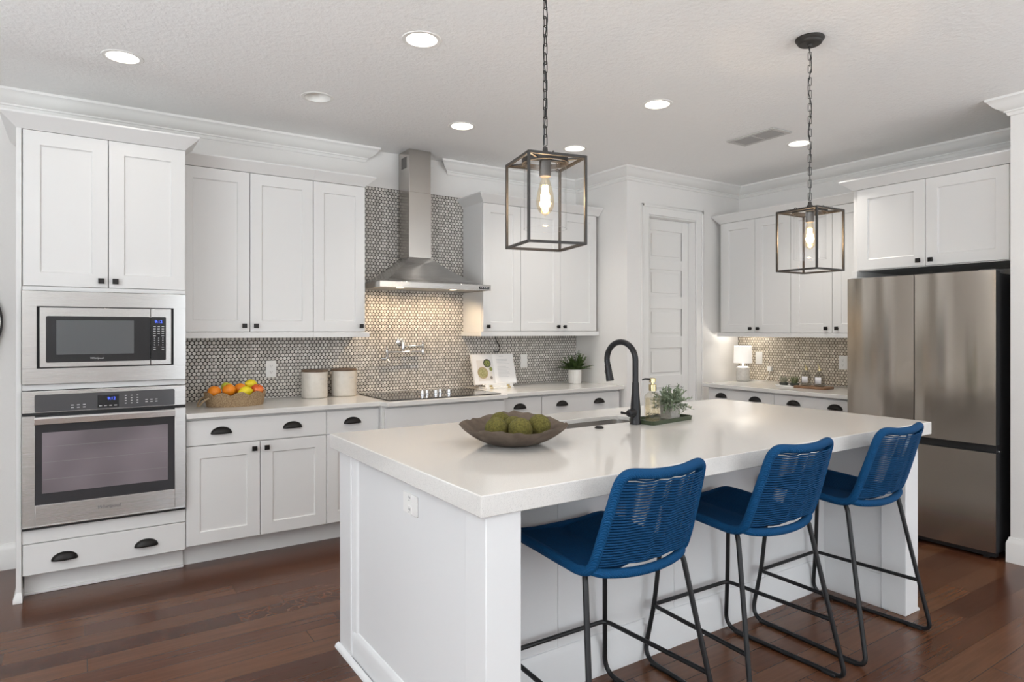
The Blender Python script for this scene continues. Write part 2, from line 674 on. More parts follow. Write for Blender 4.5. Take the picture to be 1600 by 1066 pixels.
windowed('wall_rear', 'y', REAR_Y, LEFT_X - 0.13, XS, REAR_WINS)
windowed('wall_left', 'x', LEFT_X, REAR_Y, YB, LEFT_WINS)
wi = 0
for axis, wins in (('y', REAR_WINS), ('x', LEFT_WINS)):
    for (a, b, z0, z1) in wins:
        wi += 1
        mb = MB()
        pos = REAR_Y if axis == 'y' else LEFT_X
        def fb(p, q, za, zb):
            if axis == 'y':
                mb.box(p, q, pos - 0.10, pos - 0.05, za, zb)
            else:
                mb.box(pos - 0.10, pos - 0.05, p, q, za, zb)
        for p, q, za, zb in ((a, a + 0.06, z0, z1), (b - 0.06, b, z0, z1), (a, b, z0, z0 + 0.06), (a, b, z1 - 0.06, z1), (a, b, (z0 + z1) / 2 - 0.02, (z0 + z1) / 2 + 0.02)):
            fb(p, q, za, zb)
        struct(mb.build('window_%d' % wi, M['trim'], smooth=0))

# crown moulding: profile (distance from wall, height below ceiling)
PROF = [(0.0, 0.0), (0.100, 0.0), (0.100, -0.014), (0.090, -0.019), (0.080, -0.034), (0.060, -0.056), (0.036, -0.070),
        (0.026, -0.074), (0.026, -0.082), (0.018, -0.086), (0.014, -0.096), (0.010, -0.104), (0.0, -0.104)]


def sweep_trim(name, path, prof, z, ext=(0, 0)):
    """profile swept along a floor-plan path; the room lies to the right of travel; ext = how far each end moves per unit of d"""
    P = [Vector((p[0], p[1])) for p in path]
    L = len(P)
    rings = []
    for i in range(L):
        d0 = (P[i] - P[i - 1]).normalized() if i > 0 else None
        d1 = (P[i + 1] - P[i]).normalized() if i < L - 1 else None
        if d0 is None:
            n, e = Vector((d1.y, -d1.x)), -d1 * ext[0]
        elif d1 is None:
            n, e = Vector((d0.y, -d0.x)), d0 * ext[1]
        else:
            n0, n1 = Vector((d0.y, -d0.x)), Vector((d1.y, -d1.x))
            n = (n0 + n1) / (1 + n0.dot(n1))
            e = Vector((0, 0))
        rings.append([(P[i].x + (n.x + e.x) * d, P[i].y + (n.y + e.y) * d, z + h) for d, h in prof])
    mb = MB()
    mb.loft(rings)
    return struct(mb.build(name, M['trim'], smooth=30))


sweep_trim('trim_1', [(LEFT_X, YB), (1.83, YB)], PROF, CZ, (0, 1))
sweep_trim('trim_2', [(2.56, YB), (XP, YB), (XP, YP), (XR, YP), (XR, YS), (XS, YS), (XS, REAR_Y)], PROF, CZ, (1, 0))
sweep_trim('trim_3', [(LEFT_X, REAR_Y), (LEFT_X, YB)], PROF, CZ)
BASE = [(0.0, 0.0), (0.018, 0.0), (0.018, 0.115), (0.014, 0.128), (0.009, 0.138), (0.007, 0.15), (0.0, 0.15)]
sweep_trim('baseboard_back', [(LEFT_X, YB), (-0.264, YB)], BASE, 0)
sweep_trim('baseboard_right', [(5.0, YS), (XS, YS), (XS, REAR_Y)], BASE, 0)
sweep_trim('baseboard_left', [(LEFT_X, REAR_Y), (LEFT_X, YB)], BASE, 0)

# pantry door
d1 = bpy.data.objects.new('door_1', None); COL.objects.link(d1); d1.location = ((DX0 + DX1) / 2, YP, 0); struct(d1)
off = d1.location
mb = MB(off)
CW = 0.088
for (a, b, z0, z1) in ((DX0 - CW, DX0, 0, DZ + CW), (DX1, DX1 + CW, 0, DZ + CW), (DX0, DX1, DZ, DZ + CW)):
    mb.box(a, b, YP - 0.012, YP, z0, z1)
for (a, b, z0, z1) in ((DX0 - CW, DX0 - CW + 0.022, 0, DZ + CW), (DX1 + CW - 0.022, DX1 + CW, 0, DZ + CW), (DX0 - CW, DX1 + CW, DZ + CW - 0.022, DZ + CW)):
    mb.box(a, b, YP - 0.022, YP - 0.012, z0, z1)
mb.build('door_casing', M['trim'], d1, bevel=0.004)
mb = MB(off)
for (a, b, z0, z1) in ((DX0, DX0 + 0.012, 0, DZ), (DX1 - 0.012, DX1, 0, DZ), (DX0 + 0.012, DX1 - 0.012, DZ - 0.012, DZ)):
    mb.box(a, b, YP - 0.004, YP + 0.118, z0, z1)
mb.build('door_jamb', M['trim'], d1, bevel=0.002)
mb = MB(off)
yd = YP + 0.075
xa, xb = DX0 + 0.016, DX1 - 0.016
pz = [(2.04, 2.30), (1.705, 1.945), (1.34, 1.59), (0.98, 1.23), (0.62, 0.87), (0.24, 0.51)]
pa, pb = xa + 0.085, xb - 0.085
mb.box(xa, xb, yd + 0.012, yd + 0.036, 0.008, DZ - 0.016)
mb.box(xa, pa, yd, yd + 0.012, 0.008, DZ - 0.016)
mb.box(pb, xb, yd, yd + 0.012, 0.008, DZ - 0.016)
edges = [DZ - 0.016] + [z for (z0, z1) in pz for z in (z1, z0)] + [0.008]
for k in range(0, len(edges), 2):
    mb.box(pa, pb, yd, yd + 0.012, edges[k + 1], edges[k])
for (z0, z1) in pz:
    m_ = 0.028
    mb.box(pa + m_, pb - m_, yd + 0.004, yd + 0.012, z0 + m_, z1 - m_)
mb.build('door_slab', M['trim'], d1, bevel=0.003)

# penny-tile backsplashes
mb = MB((2.2, YB, 0.914))
mb.prism([(0.522, 0.916), (3.926, 0.916), (3.926, 1.42), (2.715, 1.42), (2.715, 2.505), (1.70, 2.505), (1.70, 1.42), (0.522, 1.42)], YB - 0.008, YB - 0.0005, 'y')
o = mb.build('tile_backsplash', M['tile_back'], loc=(2.2, YB, 0.914), smooth=0)
tag(o, 'grey penny-round tile backsplash rising behind the cooktop and steel hood', 'backsplash')
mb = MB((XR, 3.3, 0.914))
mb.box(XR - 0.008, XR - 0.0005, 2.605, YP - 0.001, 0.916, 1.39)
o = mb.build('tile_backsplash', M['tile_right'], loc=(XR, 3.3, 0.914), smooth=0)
tag(o, 'penny-round tile backsplash with warm light tinted into its colour, beside the fridge, behind the table lamp', 'backsplash')

# recessed ceiling lights
M['can_glow'] = emis('lit_lamp_lens', (1.0, 0.93, 0.82), 9.0)
M['can_white'] = mat('white_enamel', (0.85, 0.84, 0.81), 0.35)


CAN_WATTS = dict(zip(CANS, (3, 13, 34, 36, 20, 46)))


def can_light(c, lit, label):
    r = thing('recessed_light', label, 'ceiling light', (c[0], c[1], CZ), 0, 'round recessed ceiling lights')
    mb = MB()
    mb.lathe([(CAN_R - 0.002, 0.012), (CAN_R - 0.002, -0.003), (CAN_R + 0.016, -0.004), (CAN_R + 0.020, -0.0005), (CAN_R + 0.004, -0.0003)], n=40)
    mb.build('trim_ring', M['can_white'], r)
    mb = MB()
    mb.lathe([(CAN_R - 0.003, 0.0), (CAN_R - 0.010, 0.045), (CAN_R - 0.024, 0.075), (0.0, 0.078)], n=40)
    mb.build('reflector', M['can_white'], r)
    mb = MB()
    if lit:
        mb.lathe([(0.0, 0.026), (0.040, 0.028), (0.058, 0.036), (0.060, 0.050), (0.0, 0.052)], n=32)
        mb.build('lamp_lens', M['can_glow'], r)
        d = bpy.data.lights.new('downlight', 'SPOT')
        d.energy, d.color, d.spot_size, d.spot_blend, d.shadow_soft_size = CAN_WATTS[c], (1.0, 0.95, 0.88), radians(115), 1.0, 0.05
        s = bpy.data.objects.new('downlight', d); COL.objects.link(s)
        s.parent = r; s.location = (0, 0, 0.012)
    else:
        mb.lathe([(0.0, 0.050), (0.036, 0.052), (0.048, 0.060), (0.048, 0.072), (0.0, 0.074)], n=32)
        mb.build('lamp_lens', M['can_white'], r)
    return r


CAN_LABELS = ['lit recessed ceiling light above the oven cabinet, nearest the left wall',
              'lit recessed ceiling light in the middle of the ceiling, left of the near pendant chain',
              'lit recessed ceiling light in the row in front of the range hood chimney',
              'lit recessed ceiling light seen just above the cage of the large near pendant',
              'lit recessed ceiling light between the two pendant chains, clear of both',
              'lit recessed ceiling light beside the chain of the far pendant, near the air vent']
for c, l in zip(CANS, CAN_LABELS):
    can_light(c, True, l)
can_light(CAN_OFF, False, 'unlit recessed ceiling light left of the range hood chimney')

# ceiling air vent
vr = thing('ceiling_vent', 'grey louvered air vent set in the ceiling near the far pendant', 'vent', (4.075, 2.915, CZ), radians(-2))
mb = MB()
for (a, b, c_, d_) in ((-0.105, -0.072, -0.2, 0.2), (0.072, 0.105, -0.2, 0.2), (-0.072, 0.072, -0.2, -0.165), (-0.072, 0.072, 0.165, 0.2), (-0.072, 0.072, -0.008, 0.008)):
    mb.box(a, b, c_, d_, -0.010, -0.0005)
mb.build('frame', mat('vent_paint', (0.55, 0.54, 0.52), 0.5), vr, bevel=0.003)
mb = MB()
for s0, s1 in ((-0.163, -0.009), (0.009, 0.163)):
    for k in range(7):
        x = -0.060 + k * 0.020
        mb.add([(x - 0.009, s0, -0.003), (x + 0.006, s0, -0.0115), (x + 0.007, s0, -0.0105), (x - 0.008, s0, -0.002),
                (x - 0.009, s1, -0.003), (x + 0.006, s1, -0.0115), (x + 0.007, s1, -0.0105), (x - 0.008, s1, -0.002)],
               [(0, 1, 2, 3), (7, 6, 5, 4), (0, 4, 5, 1), (1, 5, 6, 2), (2, 6, 7, 3), (3, 7, 4, 0)])
mb.build('louver_slats', mat('vent_slats', (0.38, 0.37, 0.36), 0.5), vr, smooth=0)
mb = MB(); mb.box(-0.072, 0.072, -0.165, 0.165, -0.0016, -0.0006)
mb.build('backing', mat('vent_shadow', (0.09, 0.09, 0.09), 0.8), vr, smooth=0)

# ------------------------------------------------------------------ cabinet pieces (local: x along the front, -y out, z up)
def shaker(parent, x0, x1, z0, z1, yf, fw=0.072, rec=0.009, m='cab', name='door'):
    mb = MB()
    t = 0.020
    i0, i1, k0, k1 = x0 + fw, x1 - fw, z0 + fw, z1 - fw
    c = 0.006
    def ringf(a0, a1, b0, b1, y):
        return [(a0, y, b0), (a1, y, b0), (a1, y, b1), (a0, y, b1)]
    rings = [ringf(x0, x1, z0, z1, yf + t), ringf(x0, x1, z0, z1, yf + 0.0015), ringf(x0 + 0.0015, x1 - 0.0015, z0 + 0.0015, z1 - 0.0015, yf),
             ringf(i0, i1, k0, k1, yf), ringf(i0 + c * 0.4, i1 - c * 0.4, k0 + c * 0.4, k1 - c * 0.4, yf + rec * 0.75),
             ringf(i0 + c, i1 - c, k0 + c, k1 - c, yf + rec)]
    mb.loft(rings)
    return mb.build(name, M[m], parent, smooth=20)


def slab_front(parent, x0, x1, z0, z1, yf, name='drawer', m='cab'):
    mb = MB()
    mb.box(x0, x1, yf, yf + 0.020, z0, z1)
    return mb.build(name, M[m], parent, bevel=0.0015)


def knob(parent, x, z, yf):
    mb = MB()
    mb.lathe([(0.0, 0), (0.009, 0), (0.007, 0.004), (0.006, 0.014), (0.0, 0.014)], (x, yf, z), 12, 'y', rot=Matrix.Rotation(pi, 3, 'Z'))
    s = 0.0145
    mb.loft([[(x + a * s * q, yf - d, z + b * s * q) for a, b in ((-1, -1), (1, -1), (1, 1), (-1, 1))] for q, d in ((0.7, 0.012), (1, 0.016), (1, 0.024), (0.86, 0.028))])
    return mb.build('knob', M['black'], parent, bevel=0.0015)


def cup_pull(parent, x, z, yf, w=0.058, h=0.040, d=0.026):
    """half-moon bin pull: flat open mouth below"""
    mb = MB()
    N, K = 20, 8
    vs, fs = [], []
    for i in range(N + 1):
        u = pi * i / N
        for k in range(K + 1):
            v = pi / 2 * k / K
            vs.append((x - w * cos(u), yf - d * sin(u) ** 0.8 * sin(v) - 0.0015, z - h * 0.42 + h * sin(u) * cos(v)))
    for i in range(N):
        for k in range(K):
            a = i * (K + 1) + k
            fs.append((a, a + 1, a + K + 2, a + K + 1))
    mb.add(vs, fs)
    return mb.build('cup_pull', M['black'], parent, smooth=60, solid=0.003)


def cab_crown(parent, w, yf, z, h, out, left=True, right=True, yback=-0.012, dl=0.0, dr=0.0):
    """flared crown board along the front with mitred returns to the wall"""
    l0, r0 = -dl, w + dr
    lo, ro = (out if left else 0), (out if right else 0)
    def sect(o_l, o_r, o_f, zz):
        return [(l0 - o_l, yback, zz), (l0 - o_l, yf - o_f, zz), (r0 + o_r, yf - o_f, zz), (r0 + o_r, yback, zz)]
    mb = MB()
    mb.loft([sect(0, 0, 0.001, z), sect(lo * 0.06, ro * 0.06, out * 0.08, z + 0.006), sect(lo, ro, out, z + h - 0.010), sect(lo, ro, out + 0.001, z + h - 0.006), sect(lo, ro, out, z + h)])
    return mb.build('crown_moulding', M['cab'], parent, smooth=20)


def cabinet(name, label, loc, rotz, w, d, z0, z1, fronts, cat='cabinet', crown=None, rail=None, toe=None, group=None, hollow=None):
    root = thing(name, label, cat, loc, rotz, group)
    mb = MB()
    mb.box(0, w, -d, -0.012, z0, z1)
    mb.build('carcass', M['cab'], root, smooth=0)
    yf = -d - 0.0215
    if crown:
        cab_crown(root, w, yf, z1, *crown)
    if rail:
        mb = MB()
        mb.box(-rail[2], w + rail[3], yf - 0.004, -0.012, rail[0], rail[1])
        mb.build('light_rail', M['cab'], root, bevel=0.002)
    if toe:
        mb = MB()
        mb.box(0, w, -d + toe, -d + toe + 0.02, 0.0, z0)
        mb.build('toe_kick', M['cab'], root, smooth=0)
    for fr in fronts:
        kind, x0, x1, a, b, hw = fr
        if kind == 'door':
            o = shaker(root, x0, x1, a, b, yf)
            for kx, kz in hw:
                knob(o, kx, kz, yf)
        elif kind == 'drawer':
            o = slab_front(root, x0, x1, a, b, yf)
            for kx, kz in hw:
                cup_pull(o, kx, kz, yf)
        else:
            slab_front(root, x0, x1, a, b, yf, 'front_panel')
    return root


G = 0.0018     # half the gap between fronts
# --- tall oven cabinet (hollow: the two appliances are things of their own)
TX, TW = -0.240, 0.757
tall = thing('oven_cabinet', 'tall white cabinet housing the microwave and wall oven at the left', 'cabinet', (TX, YB, 0))
mb = MB()
mb.box(0.0, 0.02, -0.602, -0.012, 0.125, 2.434); mb.box(TW - 0.02, TW, -0.602, -0.012, 0.125, 2.434)
mb.box(0.02, TW - 0.02, -0.03, -0.012, 0.125, 2.434)
for z0, z1 in ((0.125, 0.145), (0.286, 0.362), (1.082, 1.115), (1.601, 1.640), (2.41, 2.434)):
    mb.box(0.02, TW - 0.02, -0.602, -0.03, z0, z1)
mb.build('carcass', M['cab'], tall, smooth=0)
for yy, z0, z1 in ((-0.615, 0.290, 0.362), (-0.620, 1.083, 1.114), (-0.620, 1.602, 1.625)):
    mb = MB(); mb.box(0.0, TW, yy, -0.602, z0, z1)
    mb.build('face_rail', M['cab'], tall, bevel=0.0015)
mb = MB()
mb.box(-0.024, -0.001, -0.626, -0.012, 0.0, 2.434)
mb.loft([[(-0.036, -0.646, 0), (0.004, -0.646, 0), (0.004, -0.40, 0), (-0.036, -0.40, 0)], [(-0.036, -0.646, 0.022), (0.004, -0.646, 0.022), (0.004, -0.40, 0.022), (-0.036, -0.40, 0.022)],
         [(-0.026, -0.628, 0.05), (-0.0005, -0.628, 0.05), (-0.0005, -0.40, 0.05), (-0.026, -0.40, 0.05)]])
mb.build('end_panel', M['cab'], tall, bevel=0.0015)
cab_crown(tall, TW, -0.6235, 2.434, 0.072, 0.066, True, True, -0.012, 0.024, 0.0)
mb = MB(); mb.box(0.004, TW, -0.526, -0.506, 0, 0.125); mb.box(0.004, TW, -0.540, -0.526, 0, 0.016)
mb.build('toe_kick', M['cab'], tall, bevel=0.003)
for x0, x1, kx in ((0.004, 0.3785 - G, 0.345), (0.3785 + G, TW - 0.001, 0.411)):
    o = shaker(tall, x0, x1, 1.627, 2.432, -0.6235)
    knob(o, kx, 1.662, -0.6235)
o = slab_front(tall, 0.004, TW - 0.001, 0.129, 0.286, -0.6235)
for kx in (0.182, 0.559):
    cup_pull(o, kx, 0.203, -0.6235)

# --- wall cabinets on the back wall
UD = 0.315
c = cabinet('wall_cabinet', 'white two-door wall cabinet between the oven tower and the single-door cabinet', (0.519, YB, 0), 0, 0.822, UD, 1.384, 2.421,
            [('door', 0.002, 0.411 - G, 1.386, 2.418, [(0.375, 1.424)]), ('door', 0.411 + G, 0.822 - G, 1.386, 2.418, [(0.447, 1.424)])],
            crown=(0.068, 0.06, False, False), rail=(1.345, 1.383, 0, 0), group='white wall cabinets')
c = cabinet('wall_cabinet', 'narrow single-door white wall cabinet just left of the range hood', (1.3415, YB, 0), 0, 0.372, UD, 1.384, 2.421,
            [('door', G, 0.370, 1.386, 2.418, [(0.338, 1.424)])],
            crown=(0.068, 0.06, False, True), rail=(1.345, 1.383, 0, 0.03), group='white wall cabinets')
c = cabinet('wall_cabinet', 'narrow single-door white wall cabinet just right of the range hood', (2.698, YB, 0), 0, 0.366, UD, 1.384, 2.421,
            [('door', 0.002, 0.366 - G, 1.386, 2.418, [(0.042, 1.424)])],
            crown=(0.068, 0.06, True, False), rail=(1.345, 1.383, 0.02, 0), group='white wall cabinets')
c = cabinet('wall_cabinet', 'white two-door wall cabinet behind the near pendant, above the potted fern', (3.0645, YB, 0), 0, 0.828, UD, 1.384, 2.421,
            [('door', G, 0.419 - G, 1.386, 2.418, [(0.385, 1.424)]), ('door', 0.419 + G, 0.826, 1.386, 2.418, [(0.455, 1.424)])],
            crown=(0.068, 0.06, False, False, -0.012, 0, 0.03), rail=(1.345, 1.383, 0, 0.03), group='white wall cabinets')

# --- base cabinets on the back wall
BD = 0.602
def dz(x0, x1, hw): return ('drawer', x0, x1, 0.721, 0.866, hw)
cabinet('base_cabinet', 'white base cabinet with one wide drawer over two doors beside the oven tower', (0.519, YB, 0), 0, 0.822, BD, 0.137, 0.883,
        [dz(0.002, 0.822 - G, [(0.19, 0.799), (0.605, 0.799)]), ('door', 0.002, 0.411 - G, 0.140, 0.716, [(0.375, 0.676)]), ('door', 0.411 + G, 0.822 - G, 0.140, 0.716, [(0.447, 0.676)])],
        toe=0.10, group='white base cabinets')
cabinet('base_cabinet', 'narrow white base cabinet below the two canisters, left of the cooktop', (1.3415, YB, 0), 0, 0.360, BD, 0.137, 0.883,
        [dz(G, 0.358, [(0.172, 0.797)]), ('door', G, 0.358, 0.140, 0.716, [])], toe=0.10, group='white base cabinets')
cabinet('base_cabinet', 'white base cabinet with a plain panel front under the cooktop', (1.703, YB, 0), 0, 0.985, 0.668, 0.137, 0.883,
        [('panel', 0.015, 0.970, 0.721, 0.866, []), ('door', 0.015, 0.4925 - G, 0.140, 0.716, []), ('door', 0.4925 + G, 0.970, 0.140, 0.716, [])], toe=0.16, group='white base cabinets')
cabinet('base_cabinet', 'narrow white base cabinet under the open cookbook, right of the cooktop', (2.690, YB, 0), 0, 0.381, BD, 0.137, 0.883,
        [dz(0.004, 0.381 - G, [(0.167, 0.801)]), ('door', 0.004, 0.381 - G, 0.140, 0.716, [])], toe=0.10, group='white base cabinets')
cabinet('base_cabinet', 'white base cabinet with a two-pull drawer under the potted fern', (3.0725, YB, 0), 0, 0.832, BD, 0.137, 0.883,
        [dz(G, 0.830, [(0.20, 0.799), (0.597, 0.797)]), ('door', G, 0.415 - G, 0.140, 0.716, []), ('door', 0.415 + G, 0.830, 0.140, 0.716, [])], toe=0.10, group='white base cabinets')

# --- right wall
RZ = -pi / 2
cabinet('wall_cabinet', 'white two-door wall cabinet above the table lamp, next to the pantry', (XR, 4.055, 0), RZ, 0.746, 0.338, 1.370, 2.400,
        [('door', 0.036, 0.393 - G, 1.372, 2.397, [(0.352, 1.408)]), ('door', 0.393 + G, 0.746 - G, 1.372, 2.397, [(0.432, 1.408)])],
        crown=(0.075, 0.05, True, False), rail=(1.333, 1.369, 0.02, 0), group='white wall cabinets')
cabinet('wall_cabinet', 'white two-door wall cabinet behind the far pendant, next to the fridge', (XR, 3.308, 0), RZ, 0.706, 0.338, 1.370, 2.400,
        [('door', G, 0.367 - G, 1.372, 2.397, [(0.322, 1.408)]), ('door', 0.367 + G, 0.704, 1.372, 2.397, [(0.412, 1.408)])],
        crown=(0.075, 0.05, False, False), rail=(1.333, 1.369, 0, 0), group='white wall cabinets')
cabinet('base_cabinet', 'white base cabinet with a two-pull drawer under the table lamp', (XR, 3.925, 0), RZ, 0.685, 0.668, 0.137, 0.883,
        [('drawer', 0.03, 0.685 - G, 0.725, 0.868, [(0.158, 0.815), (0.505, 0.812)]), ('door', 0.03, 0.357 - G, 0.140, 0.720, []), ('door', 0.357 + G, 0.685 - G, 0.140, 0.720, [])], toe=0.09, group='white base cabinets')
cabinet('base_cabinet', 'white base cabinet with a two-pull drawer under the two glass bottles', (XR, 3.240, 0), RZ, 0.634, 0.668, 0.137, 0.883,
        [('drawer', G, 0.632, 0.725, 0.868, [(0.173, 0.813), (0.515, 0.813)]), ('door', G, 0.317 - G, 0.140, 0.720, []), ('door', 0.317 + G, 0.632, 0.140, 0.720, [])], toe=0.09, group='white base cabinets')
ovr = cabinet('wall_cabinet', 'deep white two-door cabinet above the steel fridge', (XR, 2.601, 0), RZ, 1.004, 0.660, 1.826, 2.420,
              [('door', 0.038, 0.498 - G, 1.832, 2.417, [(0.458, 1.868)]), ('door', 0.498 + G, 0.973, 1.832, 2.417, [(0.536, 1.868)])],
              crown=(0.070, 0.065, True, False), group='white wall cabinets')
mb = MB(); mb.box(0.0, 0.034, -0.68, -0.012, 0.0, 1.826)
mb.build('side_panel', M['cab'], ovr, bevel=0.0015)

# --- counters
def counter(name, label, poly, zt, th, loc):
    mb = MB(loc)
    mb.prism(poly, zt - th, zt)
    o = mb.build(name, M['quartz'], loc=loc, bevel=0.003)
    return tag(o, label, 'countertop')


counter('countertop', 'speckled white quartz countertop along the back wall, notched forward at the cooktop',
        [(0.5185, YB - 0.009), (0.5185, 4.138), (1.695, 4.138), (1.715, 4.062), (2.675, 4.062), (2.698, 4.138), (3.9285, 4.138), (3.9285, YB - 0.009)], 0.914, 0.0305, (2.2, 4.45, 0.914))
counter('countertop', 'short white quartz countertop on the right wall holding the table lamp',
        [(XR - 0.009, 3.945), (4.705, 3.945), (4.705, 2.605), (XR - 0.009, 2.605)], 0.914, 0.0305, (5.07, 3.27, 0.914))

# ------------------------------------------------------------------ appliances
FY = 4.1765                                          # front plane of the tall cabinet's doors
M['oven_glass'] = mat('smoked_oven_glass', (0.035, 0.036, 0.040), 0.05)
M['oven_inner'] = noisy('reflection_tinted_glass', (0.15, 0.13, 0.14), (0.24, 0.205, 0.225), 3, 0.15, detail=1)  # pinkish room reflections painted into the glass as soft patches
M['panel_glass'] = mat('grey_control_glass', (0.07, 0.07, 0.074), 0.12)
M['mw_inner'] = mat('microwave_screen', (0.10, 0.105, 0.11), 0.12)
M['blue_led'] = emis('blue_display_digits', (0.06, 0.12, 1.0), 1.6)

# microwave with trim kit
mx0, mx1, mz0, mz1 = -0.2385, 0.5155, 1.116, 1.600
loc = ((mx0 + mx1) / 2, FY, mz0)
mw = thing('microwave', 'stainless built-in microwave in a wide steel trim frame above the wall oven', 'microwave', loc)
ox0, ox1, oz0, oz1 = -0.177, 0.454, 1.197, 1.521
mb = MB(loc)
for b in ((mx0, mx1, oz1, mz1), (mx0, mx1, mz0, oz0), (mx0, ox0, oz0, oz1), (ox1, mx1, oz0, oz1)):
    mb.box(b[0], b[1], FY - 0.020, FY - 0.0005, b[2], b[3])
mb.build('trim_frame', M['steel_x'], mw, bevel=0.001)
mb = MB(loc); mb.box(ox0, ox1, FY + 0.002, FY + 0.40, oz0, oz1)
mb.build('body', M['dark_gap'], mw, smooth=0)
mb = MB(loc); mb.box(-0.165, 0.337, FY - 0.030, FY + 0.0015, oz0 + 0.006, oz1 - 0.006)
mdoor = mb.build('door', M['steel_x'], mw, bevel=0.002)
mb = MB(loc); mb.prism(rrect(-0.138, 0.336, 1.228, 1.470, 0.008), FY - 0.0325, FY - 0.030, 'y')
mb.build('window_glass', M['black_glass'], mdoor)
mb = MB(loc); mb.box(-0.094, 0.257, FY - 0.0332, FY - 0.0325, 1.268, 1.449)
mb.build('window_screen', M['mw_inner'], mdoor, smooth=0)
mb = MB(loc); mb.box(0.339, 0.441, FY - 0.030, FY + 0.0015, oz0 + 0.006, oz1 - 0.006)
mctl = mb.build('control_panel', M['steel_x'], mw, bevel=0.002)
mb = MB(loc); mb.prism(rrect(0.340, 0.414, 1.228, 1.470, 0.006), FY - 0.0325, FY - 0.030, 'y')
mb.build('keypad_glass', M['black_glass'], mctl)
mb = MB(loc)
random.seed(3)
for r in range(11):
    for k in range(3):
        if (r == 4 and k == 1) or (r >= 9 and k == 1):
            continue
        cx, cz = 0.357 + k * 0.0205, 1.416 - r * 0.0128
        w_ = 0.006 if r < 5 or r > 8 else 0.003
        mb.box(cx - w_, cx + w_, FY - 0.0331, FY - 0.0325, cz - 0.0018, cz + 0.0018)
mb.build('keypad_print', M['label_grey'], mctl, smooth=0)
RX = (pi / 2, 0, 0)
def at(p): return tuple(Vector(p) - Vector(loc))
lettering('9:12', 0.022, M['blue_led'], mctl, at((0.377, FY - 0.0330, 1.443)), RX, 'display_digits')
lettering('Whirlpool', 0.015, M['label_grey'], mdoor, at((0.085, FY - 0.0334, 1.2465)), RX, 'maker_logo', shear=0.2)

# wall oven
loc = (0.1385, FY, 0.364)
ov = thing('wall_oven', 'stainless wall oven with dark glass door and flat bar handle below the microwave', 'oven', loc)
vx0, vx1 = -0.2385, 0.5155
mb = MB(loc); mb.box(vx0 + 0.03, vx1 - 0.03, FY + 0.001, FY + 0.55, 0.366, 1.075)
mb.build('body', M['dark_gap'], ov, smooth=0)
mb = MB(loc); mb.box(vx0, vx1, FY - 0.028, FY - 0.0005, 0.968, 1.081)
pc = mb.build('control_panel', M['steel_x'], ov, bevel=0.002)
mb = MB(loc); mb.prism(rrect(-0.186, 0.458, 0.972, 1.062, 0.008), FY - 0.0305, FY - 0.028, 'y')
mb.build('panel_glass', M['panel_glass'], pc)
mb = MB(loc); mb.box(0.088, 0.186, FY - 0.0314, FY - 0.0305, 0.980, 1.046)
mb.build('display', M['black_glass'], pc, smooth=0)
lettering('9:12', 0.022, M['blue_led'], pc, at((0.152, FY - 0.0318, 1.026)), RX, 'display_digits')
mb = MB(loc)
for k in range(4):
    mb.box(0.095 + k * 0.023, 0.108 + k * 0.023, FY - 0.0319, FY - 0.0314, 0.987, 0.991)
mb.build('display_print', M['label_grey'], pc, smooth=0)
for nm, nr, nc, x, z, dx, dz_, w_ in (('number_key_print', 4, 3, 0.214, 1.036, 0.028, 0.014, 0.008), ('mode_key_print', 2, 3, -0.030, 0.999, 0.026, 0.013, 0.012), ('option_key_print', 2, 3, 0.312, 1.008, 0.024, 0.012, 0.012)):
    mb = MB(loc)
    for r in range(nr):
        for k in range(nc):
            mb.box(x + k * dx, x + w_ + k * dx, FY - 0.0311, FY - 0.0305, z - r * dz_, z + 0.004 - r * dz_)
    mb.build(nm, M['label_grey'], pc, smooth=0)
for dy_, z0, z1 in ((0.010, 0.954, 0.968), (0.012, 0.364, 0.380)):
    mb = MB(loc); mb.box(vx0, vx1, FY - dy_, FY - 0.0005, z0, z1)
    mb.build('vent_gap', M['dark_gap'], ov, smooth=0)
mb = MB(loc)
for b in ((vx0, -0.184, 0.382, 0.953), (0.459, vx1, 0.382, 0.953), (-0.184, 0.459, 0.382, 0.492)):
    mb.box(b[0], b[1], FY - 0.030, FY - 0.0005, b[2], b[3])
od = mb.build('door', M['steel_x'], ov, bevel=0.0015)
mb = MB(loc); mb.box(-0.1838, 0.4588, FY - 0.0285, FY - 0.002, 0.4922, 0.953)
mb.build('door_glass', M['oven_glass'], od, smooth=0)
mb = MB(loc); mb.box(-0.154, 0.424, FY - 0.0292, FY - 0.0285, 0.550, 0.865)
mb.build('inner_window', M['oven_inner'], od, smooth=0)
mb = MB(loc)
for z in (0.62, 0.71, 0.79):
    mb.box(-0.150, 0.420, FY - 0.0294, FY - 0.0292, z, z + 0.0022)
mb.build('oven_rack_lines', mat('rack_wire', (0.2, 0.19, 0.19), 0.3), od, smooth=0)
mb = MB(loc)
mb.loft([[(-0.186, y, z) for y, z in sec] if i == 0 else [(0.458, y, z) for y, z in sec] for i, sec in enumerate([[(FY - 0.066, 0.912), (FY - 0.048, 0.908), (FY - 0.046, 0.946), (FY - 0.062, 0.950), (FY - 0.068, 0.940)]] * 2)])
for x in (-0.150, 0.405):
    mb.box(x, x + 0.016, FY - 0.050, FY - 0.0285, 0.918, 0.942)
mb.build('handle_bar', mat('polished_steel', (0.72, 0.71, 0.70), 0.2, 1.0), od, bevel=0.001)
mb = MB(loc); mb.box(vx0, vx1, FY - 0.034, FY - 0.0005, 0.3805, 0.3845)
mb.build('lower_trim_strip', M['chrome'], ov, smooth=0)
lettering('Whirlpool', 0.026, mat('etched_logo', (0.10, 0.10, 0.11), 0.5), od, at((0.139, FY - 0.0304, 0.443)), RX, 'maker_logo', shear=0.25)

